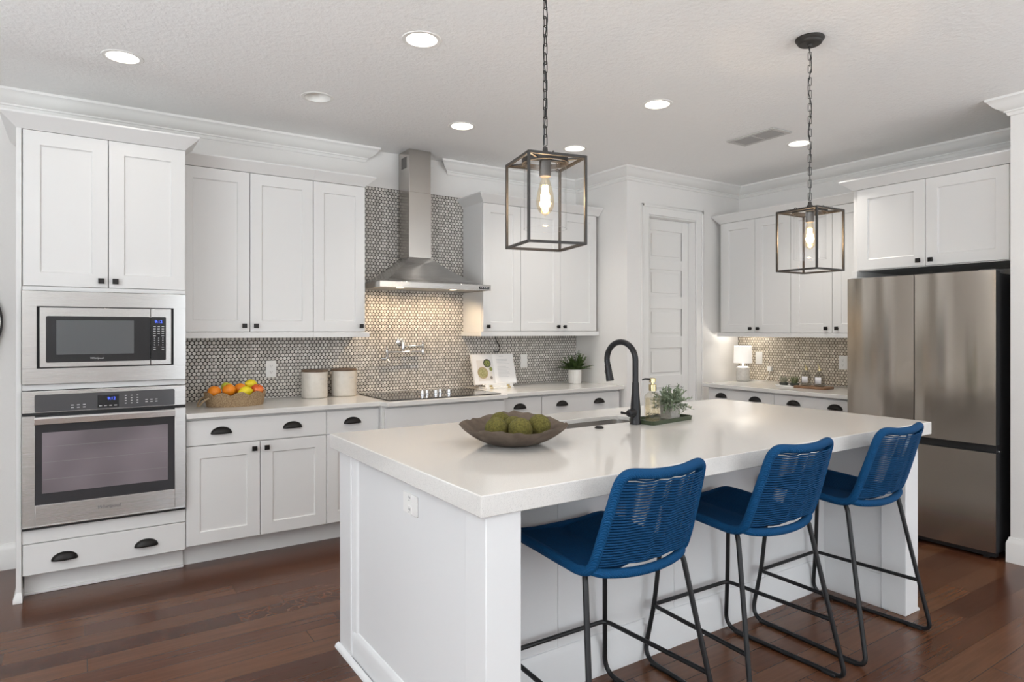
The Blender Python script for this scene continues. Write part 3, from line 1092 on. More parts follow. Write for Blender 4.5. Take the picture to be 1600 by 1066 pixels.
# fridge (faces -X). local: x along -Y from Y=2.56, -y toward the room
fr = thing('refrigerator', 'tall stainless french-door refrigerator with bottom freezer drawer', 'refrigerator', (4.60, 2.560, 0), RZ)
FWD = 0.910
mb = MB()
mb.box(0.008, FWD - 0.008, 0.085, 0.77, 0.03, 1.745)
mb.build('body', mat('fridge_body_grey', (0.065, 0.065, 0.068), 0.45, 0.3), fr, bevel=0.004)


def fridge_front(x0, x1, z0, z1, name):
    """door with a softly crowned steel skin and a dark edge"""
    mb = MB()
    N = 14
    rings = []
    for zz in (z0, z1):
        rings.append([(x0 + (x1 - x0) * k / N, 0.013 - 0.013 * (1 - (2 * k / N - 1) ** 2), zz) for k in range(N + 1)] + [(x1, 0.016, zz), (x0, 0.016, zz)])
    mb.loft(rings)
    o = mb.build(name, M['steel_fridge'], fr, smooth=30)
    mb = MB()
    mb.box(x0 + 0.0005, x1 - 0.0005, 0.016, 0.075, z0 + 0.0005, z1 - 0.0005)
    mb.build('door_edge', M['side'], o, bevel=0.002)
    return o


M['side'] = mat('dark_grey_enamel', (0.045, 0.045, 0.048), 0.4, 0.3)
SPL = 0.449
fridge_front(0.0, SPL - 0.003, 0.697, 1.762, 'door')
fridge_front(SPL + 0.003, FWD, 0.697, 1.762, 'door')
fridge_front(0.0, FWD, 0.045, 0.648, 'freezer_drawer')
mb = MB(); mb.box(0.004, FWD - 0.004, 0.030, 0.080, 0.6485, 0.6965)
mb.build('handle_recess', M['dark_gap'], fr, smooth=0)
mb = MB(); mb.box(0.010, FWD - 0.010, 0.040, 0.085, 0.012, 0.044)
for x in (0.05, FWD - 0.08):
    mb.box(x, x + 0.03, 0.05, 0.08, 0.0, 0.012)
mb.build('toe_grille', M['dark_gap'], fr, smooth=0)
mb = MB()
for x in (0.012, FWD - 0.10):
    mb.box(x, x + 0.088, 0.03, 0.16, 1.7455, 1.768)
mb.build('hinge_cover', mat('hinge_grey', (0.22, 0.22, 0.22), 0.5), fr, bevel=0.004)
mb = MB(); mb.box(FWD - 0.012, FWD - 0.0085, 0.0775, 0.084, 0.05, 1.744)
mb.build('edge_strip', M['chrome'], fr, smooth=0)
mb = MB(); mb.box(FWD - 0.022, FWD + 0.004, 0.055, 0.085, 0.650, 0.660)
mb.build('drawer_hinge', M['chrome'], fr, bevel=0.002)

# range hood
HX0, HX1, HY0, HZ0, HZ1 = 1.752, 2.662, 4.285, 1.700, 1.742
CX0, CX1, CY0 = 2.112, 2.302, 4.590
loc = (2.207, YB, HZ0)
hood = thing('range_hood', 'stainless chimney range hood mounted on the penny tile above the cooktop', 'range hood', loc)
WB = YB - 0.0085
mb = MB(loc)
mb.box(CX0, CX1, CY0, WB, 1.955, 2.46)
mb.box(CX0 + 0.003, CX1 - 0.003, CY0 + 0.003, WB, 2.46, CZ - 0.0005)
mb.build('chimney', M['steel_z'], hood, bevel=0.0015)
mb = MB(loc)
for k in range(8):
    mb.box(CX0 + 0.0015, CX0 + 0.0030, 4.640, 4.735, 2.655 + k * 0.011, 2.661 + k * 0.011)
mb.build('vent_grille', M['dark_gap'], hood, smooth=0)
rings = []
NS = 12
for k in range(NS + 1):
    s = k / NS
    z = HZ1 + (1.955 - HZ1) * (1 - s) ** 1.55
    rings.append([(CX0 + (HX0 - CX0) * s, CY0 + (HY0 - CY0) * s, z), (CX1 + (HX1 - CX1) * s, CY0 + (HY0 - CY0) * s, z), (CX1 + (HX1 - CX1) * s, WB, z), (CX0 + (HX0 - CX0) * s, WB, z)])
mb = MB(loc); mb.loft(rings)
mb.build('canopy', M['steel_x'], hood, smooth=25)
mb = MB(loc)
mb.box(HX0, HX1, HY0, HY0 + 0.012, HZ0, HZ1 - 0.0005); mb.box(HX0, HX0 + 0.012, HY0 + 0.012, WB, HZ0, HZ1 - 0.0005); mb.box(HX1 - 0.012, HX1, HY0 + 0.012, WB, HZ0, HZ1 - 0.0005)
mb.build('lower_band', M['steel_x'], hood, bevel=0.001)
mb = MB(loc); mb.box(HX0 + 0.012, HX1 - 0.012, HY0 + 0.012, WB, HZ0 + 0.008, HZ0 + 0.014)
mb.build('filter_panel', mat('filter_steel', (0.45, 0.44, 0.43), 0.4, 1.0), hood, smooth=0)
mb = MB(loc); mb.box(2.555, 2.645, HY0 - 0.0025, HY0, HZ0 + 0.010, HZ1 - 0.012)
bp = mb.build('button_plate', M['dark_gap'], hood, smooth=0)
for k in range(5):
    mb = MB(loc); mb.cyl((2.568 + k * 0.0155, HY0 - 0.0025, HZ0 + 0.020), 0.0045, 0.003, 12, 'y', rot=Matrix.Rotation(pi, 3, 'Z'))
    mb.build('button', M['chrome'], bp)
mb = MB(loc); mb.box(2.165, 2.245, HY0 - 0.0008, HY0, HZ0 + 0.018, HZ0 + 0.024)
mb.build('maker_plate', M['label_grey'], hood, smooth=0)
for x in (1.985, 2.430):
    mb = MB(loc); mb.cyl((x, 4.47, HZ0 + 0.0065), 0.028, 0.0015, 24)
    mb.build('hood_lamp', emis('warm_hood_lamp', (1.0, 0.80, 0.55), 5.0), hood)
    d = bpy.data.lights.new('hood_spot', 'SPOT')
    d.energy, d.color, d.spot_size, d.spot_blend, d.shadow_soft_size = 11.0, (1.0, 0.74, 0.46), radians(150), 0.6, 0.03
    s = bpy.data.objects.new('hood_spot', d); COL.objects.link(s); s.parent = hood
    s.location = Vector((x, 4.47, HZ0 + 0.001)) - Vector(loc)
    s.rotation_euler = (radians(20), 0, 0)

# cooktop
KX0, KX1, KY0, KY1, KZ = 1.748, 2.652, 4.118, 4.690, 0.9145
loc = (2.2, 4.40, KZ)
ck = thing('cooktop', 'black glass cooktop set into the back counter below the hood', 'cooktop', loc)
mb = MB(loc); mb.prism(rrect(KX0, KX1, KY0, KY1, 0.012), KZ, KZ + 0.007)
mb.build('glass_top', M['black_glass'], ck, bevel=0.0015)
mb = MB(loc)
for x, y, r in ((1.93, 4.53, 0.10), (2.47, 4.53, 0.09), (1.93, 4.27, 0.08), (2.47, 4.27, 0.11), (2.20, 4.58, 0.075)):
    for rr in (r, r * 0.6):
        mb.lathe([(rr - 0.0012, KZ + 0.0070), (rr - 0.0012, KZ + 0.0073), (rr + 0.0012, KZ + 0.0073), (rr + 0.0012, KZ + 0.0070)], (x, y, 0), 40)
mb.build('burner_marking', mat('burner_print', (0.10, 0.10, 0.11), 0.3), ck)
for k, (x, y) in enumerate(((2.095, 4.325), (2.150, 4.365), (2.205, 4.325), (2.260, 4.365), (2.315, 4.325))):
    mb = MB(loc)
    mb.lathe([(0, 0), (0.021, 0), (0.021, 0.006), (0.015, 0.009), (0.0135, 0.030), (0.011, 0.032), (0, 0.032)], (x, y, KZ + 0.007), 20)
    mb.build('control_knob', M['chrome'], ck)

# pot filler
loc = (2.125, YB - 0.008, 1.275)
pf = thing('pot_filler', 'chrome folding pot filler faucet on the tile below the hood', 'faucet', loc)
Yq = YB - 0.0085
mb = MB(loc)
mb.lathe([(0, 0), (0.032, 0), (0.032, 0.006), (0.024, 0.012), (0.012, 0.014), (0.012, 0.062), (0, 0.062)], (2.125, Yq, 1.300), 24, 'y', rot=Matrix.Rotation(pi, 3, 'Z'))
mb.build('wall_flange', M['chrome'], pf)
mb = MB(loc)
mb.lathe([(0, -0.040), (0.012, -0.038), (0.0145, -0.030), (0.0145, 0.030), (0.012, 0.036), (0.006, 0.040), (0.005, 0.048), (0, 0.05)], (2.125, Yq - 0.062, 1.268), 20)
mb.build('inlet_body', M['chrome'], pf)
mb = MB(loc); mb.tube([(2.125, Yq - 0.062, 1.268), (2.295, Yq - 0.062, 1.268)], 0.0075, 12)
mb.build('upper_arm', M['chrome'], pf)
mb = MB(loc)
mb.lathe([(0, -0.075), (0.009, -0.072), (0.0145, -0.058), (0.0145, -0.030), (0.010, -0.020), (0.0145, -0.010), (0.0145, 0.014), (0.010, 0.020), (0.004, 0.026), (0.003, 0.042), (0, 0.044)], (2.295, Yq - 0.062, 1.268), 20)
mb.build('elbow_joint', M['chrome'], pf)
mb = MB(loc); mb.tube([(2.295, Yq - 0.062, 1.225), (1.985, Yq - 0.075, 1.225)], 0.0075, 12)
mb.build('lower_arm', M['chrome'], pf)
mb = MB(loc)
mb.lathe([(0, -0.060), (0.011, -0.058), (0.0145, -0.045), (0.010, -0.018), (0.0145, -0.008), (0.0145, 0.012), (0.009, 0.018), (0.004, 0.024), (0.003, 0.040), (0, 0.042)], (1.985, Yq - 0.075, 1.225), 20)
mb.tube([(1.985, Yq - 0.075, 1.180), (1.985, Yq - 0.095, 1.160), (1.985, Yq - 0.11, 1.130)], 0.0105, 12)
mb.build('spout', M['chrome'], pf)
mb = MB(loc); mb.tube([(1.985, Yq - 0.085, 1.172), (1.945, Yq - 0.085, 1.176), (1.930, Yq - 0.085, 1.178)], 0.006, 10)
mb.build('valve_lever', M['chrome'], pf)

# ------------------------------------------------------------------ island
IZ, ITH = 0.935, 0.063
IU = IZ - ITH                                        # underside of the apron
IX0, IX1, IY0, IY1 = 0.935, 3.583, 1.557, 2.870
loc = (2.2, 2.2, 0)
isl = thing('kitchen_island', 'white panelled kitchen island base under the quartz top', 'kitchen island', loc)
BX0, BX1, BY0, BY1, KN = 0.960, 3.476, 1.573, 2.807, 2.005
UT = IU - 0.0005
mb = MB(loc)
mb.box(BX0 + 0.022, BX1 - 0.022, KN, KN + 0.02, 0.0, UT); mb.box(BX0 + 0.022, BX1 - 0.022, BY1 - 0.04, BY1 - 0.02, 0.0, UT)
mb.box(BX0 + 0.022, BX0 + 0.042, KN + 0.02, BY1 - 0.04, 0.0, UT); mb.box(BX1 - 0.042, BX1 - 0.022, KN + 0.02, BY1 - 0.04, 0.0, UT)
mb.box(BX0 + 0.022, BX0 + 0.10, 1.69, KN, 0, UT); mb.box(BX1 - 0.10, BX1 - 0.022, 1.69, KN, 0, UT)
mb.build('body', M['island'], isl, smooth=0)
for x0 in (BX0, BX1 - 0.122):
    mb = MB(loc); mb.box(x0, x0 + 0.122, BY0, BY0 + 0.118, 0.0, UT)
    mb.build('corner_post', M['island'], isl, bevel=0.003)
for x0 in (BX0, BX1 - 0.024):
    mb = MB(loc); mb.box(x0, x0 + 0.024, 2.672, BY1, 0, UT)
    mb.build('corner_stile', M['island'], isl, bevel=0.003)
    sx = x0 + 0.022 if x0 == BX0 else x0 + 0.002
    mb = MB(loc)
    sg = -1 if x0 == BX0 else 1
    pf_ = [(0, 0), (0.014, 0), (0.014, 0.10), (0.010, 0.112), (0.004, 0.122), (0, 0.124)]
    mb.loft([[(sx + sg * d, y, z) for d, z in pf_] for y in (BY0 + 0.118, 2.672)])
    mb.build('plinth_rail', M['island'], isl, smooth=30)
    mb = MB(loc)
    mb.loft([[(sx, 2.672, z), (sx + sg * 0.016, 2.672, z), (sx + sg * 0.008, 2.640, z), (sx, 2.630, z)] for z in (0.122, UT)])
    mb.build('panel_bead', M['island'], isl, smooth=20)
# knee-space baseboard and joint strips
mb = MB(loc)
pf_ = [(0, 0), (0.015, 0), (0.015, 0.140), (0.010, 0.150), (0.006, 0.164), (0, 0.166)]
mb.loft([[(x, KN - d, z) for d, z in pf_] for x in (BX0 + 0.10, BX1 - 0.10)])
for sx, sg in ((BX0 + 0.10, 1), (BX1 - 0.10, -1)):
    mb.loft([[(sx + sg * d, y, z) for d, z in pf_] for y in (BY0 + 0.118, KN)])
mb.build('knee_baseboard', M['island'], isl, smooth=30)
mb = MB(loc)
for x in (1.55, 2.20, 2.85):
    mb.box(x, x + 0.006, KN - 0.003, KN, 0.166, UT)
mb.build('joint_strip', M['island'], isl, smooth=0)
# quarter-round shoe around the foot
mb = MB(loc)
shoe = [(0, 0), (0.018, 0), (0.016, 0.008), (0.011, 0.014), (0.0, 0.020)]
for xx, sg in ((BX0, -1), (BX1, 1)):
    mb = MB(loc); mb.loft([[(xx + sg * d, y, z) for d, z in shoe] for y in (BY1 + 0.015, BY0)])
    mb.build('shoe_moulding', M['island'], isl, smooth=40)

# island top with an undermount sink opening
SX0, SX1, SY0, SY1 = 1.74, 2.44, 2.395, 2.622
loc = (2.26, 2.21, IZ)
hole = rrect(SX0, SX1, SY0, SY1, 0.05, 8)
outer = [(IX0, IY0), (IX1, IY0), (IX1, IY1), (IX0, IY1)]
mb = MB(loc)
plate_with_holes(mb, outer, [hole], IZ)
plate_with_holes(mb, [(IX0 + 0.03, IY0 + 0.03), (IX1 - 0.03, IY0 + 0.03), (IX1 - 0.03, IY1 - 0.03), (IX0 + 0.03, IY1 - 0.03)], [hole], IZ - 0.022)
n = len(hole)
mb.add([(p[0], p[1], IZ) for p in hole] + [(p[0], p[1], IZ - 0.022) for p in hole], [(i, (i + 1) % n, n + (i + 1) % n, n + i) for i in range(n)])
inn = [(IX0 + 0.03, IY0 + 0.03), (IX1 - 0.03, IY0 + 0.03), (IX1 - 0.03, IY1 - 0.03), (IX0 + 0.03, IY1 - 0.03)]
for (pa_, za), (pb_, zb) in (((outer, IZ), (outer, IU)), ((outer, IU), (inn, IU)), ((inn, IU), (inn, IZ - 0.022))):
    mb.add([(p[0], p[1], za) for p in pa_] + [(p[0], p[1], zb) for p in pb_], [(i, (i + 1) % 4, 4 + (i + 1) % 4, 4 + i) for i in range(4)])
o = mb.build('countertop', M['quartz'], loc=loc, smooth=0)
b = o.modifiers.new('bevel', 'BEVEL'); b.width, b.segments, b.limit_method, b.angle_limit = 0.003, 2, 'ANGLE', radians(60)
tag(o, 'large thick white quartz top of the kitchen island', 'countertop')

# sink basin
loc = ((SX0 + SX1) / 2, (SY0 + SY1) / 2, IZ - 0.0225)
mb = MB(loc)
zt, zb = IZ - 0.0228, IU + 0.003 - 0.20
rr_ = lambda e, z: [(p[0], p[1], z) for p in rrect(SX0 - e, SX1 + e, SY0 - e, SY1 + e, 0.05 + e, 8)]
mb.loft([rr_(0.018, zt), rr_(0.003, zt), rr_(0.001, zt - 0.15), rr_(-0.02, zt - 0.18), rr_(-0.12, zt - 0.186)], cap0=False)
o = mb.build('sink_basin', mat('sink_steel', (0.55, 0.53, 0.51), 0.28, 1.0), loc=loc, smooth=50)
tag(o, 'stainless undermount sink basin sunk in the island top behind the black faucet', 'sink')

# black faucet
fx, fy = 2.280, 2.325
loc = (fx, fy, IZ)
fc = thing('kitchen_faucet', 'tall matte black gooseneck faucet beside the island sink', 'faucet', loc)
mb = MB()
mb.lathe([(0, 0), (0.0275, 0), (0.0275, 0.006), (0.0255, 0.010), (0.0250, 0.075), (0.0235, 0.095), (0.0190, 0.150), (0.0165, 0.200), (0.0155, 0.206), (0, 0.206)], n=32)
mb.build('body', M['matte_black'], fc)
R_ = 0.098
ux, uy = -0.05, 1.0
ln = sqrt(ux * ux + uy * uy); ux, uy = ux / ln, uy / ln
zc_ = 0.312
path = [(0, 0, 0.206), (0, 0, 0.26)]
for k in range(0, 21):
    a = pi - radians(196) * k / 20
    s_ = R_ + R_ * cos(a)
    path.append((ux * s_, uy * s_, zc_ + R_ * sin(a) * 0.92))
a_end = path[-1]; prev = path[-2]
dv = (Vector(a_end) - Vector(prev)).normalized()
mb = MB(); mb.tube(path, 0.0145, 16)
mb.build('gooseneck', M['matte_black'], fc)
e0 = Vector(a_end)
mb = MB()
mb.tube([e0, e0 + dv * 0.004, e0 + dv * 0.006, e0 + dv * 0.05, e0 + dv * 0.085, e0 + dv * 0.088], [0.0145, 0.0148, 0.0165, 0.0180, 0.0205, 0.0185], 20)
hd = mb.build('spray_head', M['matte_black'], fc)
side = Vector((0, 0, 1)).cross(dv).normalized()
outw = dv.cross(side).normalized()
bc = e0 + dv * 0.035 - outw * 0.018 if (dv.cross(side)).dot(Vector((ux, uy, 0))) < 0 else e0 + dv * 0.035 + outw * 0.018
mb = MB(); mb.sphere(bc, 0.010, 12, 8, (0.9, 0.6, 1.5))
mb.build('spray_button', M['matte_black'], hd)
mb = MB()
mb.lathe([(0, 0.014), (0.020, 0.014), (0.020, 0.052), (0.017, 0.060), (0.008, 0.064), (0, 0.064)], (0, 0, 0.058), 20, 'x', rot=Matrix.Rotation(pi + 0.25, 3, 'Z'))
hb = mb.build('handle_hub', M['matte_black'], fc)
hdv = Vector((cos(pi + 0.25), sin(pi + 0.25), 0))
mb = MB(); mb.tube([hdv * 0.06 + Vector((0, 0, 0.058)), hdv * 0.10 + Vector((0, 0, 0.063)), hdv * 0.125 + Vector((0, 0, 0.068))], [0.006, 0.0055, 0.0065], 10)
mb.build('lever', M['matte_black'], hb)

# air switch button
mb = MB(); mb.lathe([(0, 0), (0.0215, 0), (0.0215, 0.004), (0.017, 0.007), (0.015, 0.006), (0.014, 0.009), (0, 0.010)], n=28)
o = mb.build('air_switch_button', M['black'], loc=(2.046, 2.327, IZ + 0.0004))
tag(o, 'small round dark button on the island top left of the faucet', 'button')


# ------------------------------------------------------------------ wall plates
def outlet(name, label, loc, normal, kind='outlet', w=0.072, h=0.118, group='white wall plates'):
    """normal: '-y' back wall, '-x' right wall / island end"""
    rz = {'-y': 0, '-x': -pi / 2}[normal]
    r = thing(name, label, 'outlet' if kind == 'outlet' else 'light switch', loc, rz, group)
    mb = MB(); mb.prism(rrect(-w / 2, w / 2, -h / 2, h / 2, 0.004, 3), -0.006, -0.0004, 'y')
    mb.build('cover_plate', M['white_plastic'], r, bevel=0.0015)
    if kind == 'outlet':
        for zc in (0.021, -0.021):
            mb = MB(); mb.prism(rrect(-0.017, 0.017, zc - 0.0145, zc + 0.0145, 0.007, 4), -0.0085, -0.006, 'y')
            rc = mb.build('receptacle', M['white_plastic'], r)
            mb = MB()
            for x in (-0.0065, 0.0065):
                mb.box(x - 0.001, x + 0.001, -0.0090, -0.0085, zc - 0.001, zc + 0.007)
            mb.box(-0.002, 0.002, -0.0090, -0.0085, zc - 0.009, zc - 0.005)
            mb.build('slot', M['slot'], rc, smooth=0)
    else:
        mb = MB(); mb.box(-0.0165, 0.0165, -0.0095, -0.006, -0.033, 0.033)
        mb.build('rocker', M['white_plastic'], r, bevel=0.0015)
    return r


TB = YB - 0.0082
outlet('wall_outlet', 'white outlet on the tile between the fruit basket and the canisters', (1.139, TB, 1.120), '-y')
outlet('wall_switch', 'white rocker switch on the tile between the cookbook and the fern', (3.322, TB, 1.119), '-y', 'switch')
outlet('wall_switch', 'white rocker switch on the tile just right of the table lamp', (XR - 0.0082, 3.868, 1.128), '-x', 'switch')
outlet('wall_outlet', 'white outlet on the tile right beside the fridge', (XR - 0.0082, 3.045, 1.118), '-x')
outlet('island_outlet', 'white outlet on the left end panel of the island', (BX0 + 0.0216, 2.114, 0.783), '-x', w=0.115, h=0.072)

# ------------------------------------------------------------------ counter stools (local: +y towards the island)
def rope_mat(name, c1, c2, sc):
    m = mat(name, c1, 0.75)
    n = noise(m, sc, 3, 0.6)
    lk(m, ramp(m, n.outputs['Fac'], [(0.3, c1), (0.7, c2)]), bsdf(m).inputs['Base Color'])
    bump(m, n.outputs['Fac'], 0.5, 0.001)
    return m


M['rope'] = rope_mat('blue_rope', (0.0014, 0.034, 0.100), (0.0026, 0.058, 0.160), 260)
M['leg'] = mat('black_powder_coat', (0.012, 0.012, 0.013), 0.42, 0.2)

stool = thing('counter_stool', 'blue woven rope counter stool nearest the white island corner post', 'stool', (1.515, 1.690, 0), 0, 'blue rope counter stools')
RL = 0.0095
right = {}
for s in (-1, 1):
    pts = [(s * 0.206, -0.135, 0.638), (s * 0.218, -0.152, 0.618), (s * 0.287, -0.268, 0.010), (s * 0.262, 0.296, 0.010),
           (s * 0.232, 0.262, 0.25), (s * 0.204, 0.232, 0.66)]
    path = fillet([Vector(p) for p in pts], [0.03, 0.045, 0.075, 0.06], 8)
    mb = MB(); mb.tube(path, RL, 12)
    lg = mb.build('sled_leg', M['leg'], stool)
    for y in (-0.20, 0.215):
        t = (y + 0.268) / 0.564
        x = s * (0.287 + (0.262 - 0.287) * t)
        mb = MB(); mb.box(x - 0.011, x + 0.011, y - 0.03, y + 0.03, 0.0, 0.013)
        mb.build('foot_pad', M['dark_gap'], lg, bevel=0.003)
def legpt(s, z):                                     # rear leg at height z
    a, b = Vector((s * 0.218, -0.152, 0.618)), Vector((s * 0.287, -0.268, 0.010))
    return a + (b - a) * ((0.618 - z) / 0.608)
fz = 0.236
fr_pts = [legpt(-1, fz), (-0.238, 0.268, fz), (0.238, 0.268, fz), legpt(1, fz)]
mb = MB(); mb.tube(fillet([Vector(p) for p in fr_pts], 0.035, 8), 0.0085, 12)
mb.build('footrest', M['leg'], stool)

# rope-wrapped frame loop: seat sides, back sides, top rail
half = [(0.190, 0.262, 0.664), (0.212, 0.225, 0.668), (0.214, 0.10, 0.662), (0.212, -0.04, 0.652), (0.209, -0.115, 0.648), (0.205, -0.158, 0.662), (0.201, -0.182, 0.705),
        (0.196, -0.208, 0.78), (0.188, -0.237, 0.87), (0.182, -0.256, 0.93), (0.172, -0.268, 0.958), (0.145, -0.277, 0.970), (0.07, -0.290, 0.964), (0.0, -0.294, 0.962)]
loop = [(-x, y, z) for x, y, z in half][::-1][:]
loop = half + [(-x, y, z) for x, y, z in half[-2::-1]] + [(-0.10, 0.268, 0.654), (0.10, 0.268, 0.654)]
FR_ = 0.0165
mb = MB(); mb.tube(spline(loop, 7, True), FR_, 14, closed=True)
M['rope_wrap'] = mat('wrapped_blue_rope', (0.0015, 0.04, 0.14), 0.7)
M['rope'].node_tree.nodes['Principled BSDF'].inputs['Specular IOR Level'].default_value = 0.2
bsdf(M['rope_wrap']).inputs['Specular IOR Level'].default_value = 0.2
_m = M['rope_wrap']
_n = noise(_m, 300, 3, 0.6)
lk(_m, ramp(_m, _n.outputs['Fac'], [(0.3, (0.0016, 0.046, 0.132)), (0.7, (0.003, 0.070, 0.190))]), bsdf(_m).inputs['Base Color'])
_w = nd(_m, 'ShaderNodeTexWave', wave_type='BANDS', bands_direction='DIAGONAL')
_w.inputs['Scale'].default_value = 95
lk(_m, objco(_m), _w.inputs['Vector'])
bump(_m, _w.outputs['Fac'], 0.55, 0.002)
mb.build('wrapped_frame', M['rope_wrap'], stool, smooth=60)
low = [(-0.205, -0.155, 0.660), (-0.17, -0.180, 0.650), (-0.09, -0.200, 0.642), (0, -0.206, 0.639), (0.09, -0.200, 0.642), (0.17, -0.180, 0.650), (0.205, -0.155, 0.660)]
mb = MB(); mb.tube(spline(low, 7), 0.0155, 14)
mb.build('rear_rail', M['rope_wrap'], stool, smooth=60)


def frame_at(z):
    hs = [Vector(p) for p in spline(half[5:12], 10)]
    for a, b in zip(hs, hs[1:]):
        if a.z <= z <= b.z:
            return a + (b - a) * ((z - a.z) / max(1e-6, b.z - a.z))
    return hs[-1]


def cords(rows, layers, rad, sagf, sep, half=0.0):
    """rows: right end points; cords run left to right; sep(u) spreads the two layers, half staggers them where they close up"""
    mb = MB()
    for i, p in enumerate(rows):
        for off in layers:
            pts = []
            for k in range(13):
                u = -1 + 2 * k / 12
                a, st_ = sep(u)
                sag = sagf(u)
                pts.append((p.x * u, p.y + sag.y + off.y * a, p.z + sag.z + off.z * a + (half * st_ if off.y > 0 else 0)))
            mb.tube(pts, rad, 6, cap=False)
    return mb


def back_sep(u):
    col = math.exp(-((abs(u) - 0.42) / 0.17) ** 2)
    cen = math.exp(-(u / 0.12) ** 2)
    return 1 - 0.6 * col - 0.9 * cen, 1 - col


rows = []
z = 0.678
while z < 0.952:
    rows.append(frame_at(z)); z += 0.0092
bk = cords(rows, [Vector((0, 0.0125, 0.002)), Vector((0, -0.0125, -0.002))], 0.0028, lambda u: Vector((0, -0.034 * (1 - u * u), -0.006 * (1 - u * u))), back_sep, 0.0046)
bk.build('rope_back', M['rope'], stool, smooth=60)
rows = [Vector((0.2125, -0.115 + k * 0.0086, 0.650 + 0.015 * k / 42.0)) for k in range(42)]
st = cords(rows, [Vector((0, 0.003, 0.0115)), Vector((0, -0.003, -0.0115))], 0.0042, lambda u: Vector((0, 0, -0.016 * (1 - u * u))), lambda u: (1 - 0.75 * math.exp(-(u / 0.16) ** 2), 0))
st.build('rope_seat', M['rope'], stool, smooth=60)
copy_tree(stool, (2.255, 1.688, 0), radians(-1), 'blue woven rope counter stool in the middle of the three')
copy_tree(stool, (2.982, 1.688, 0), radians(0.5), 'blue woven rope counter stool nearest the fridge')


# ------------------------------------------------------------------ pendant lanterns
M['bronze'] = mat('dark_bronze_metal', (0.030, 0.026, 0.023), 0.5, 0.2)
M['filament'] = emis('glowing_filament', (1.0, 0.62, 0.26), 42.0)
M['bulb_glass'] = thin_glass('amber_bulb_glass', (1.0, 0.93, 0.80), 0.10)
M['socket'] = mat('bronze_socket', (0.06, 0.05, 0.042), 0.45, 0.3)


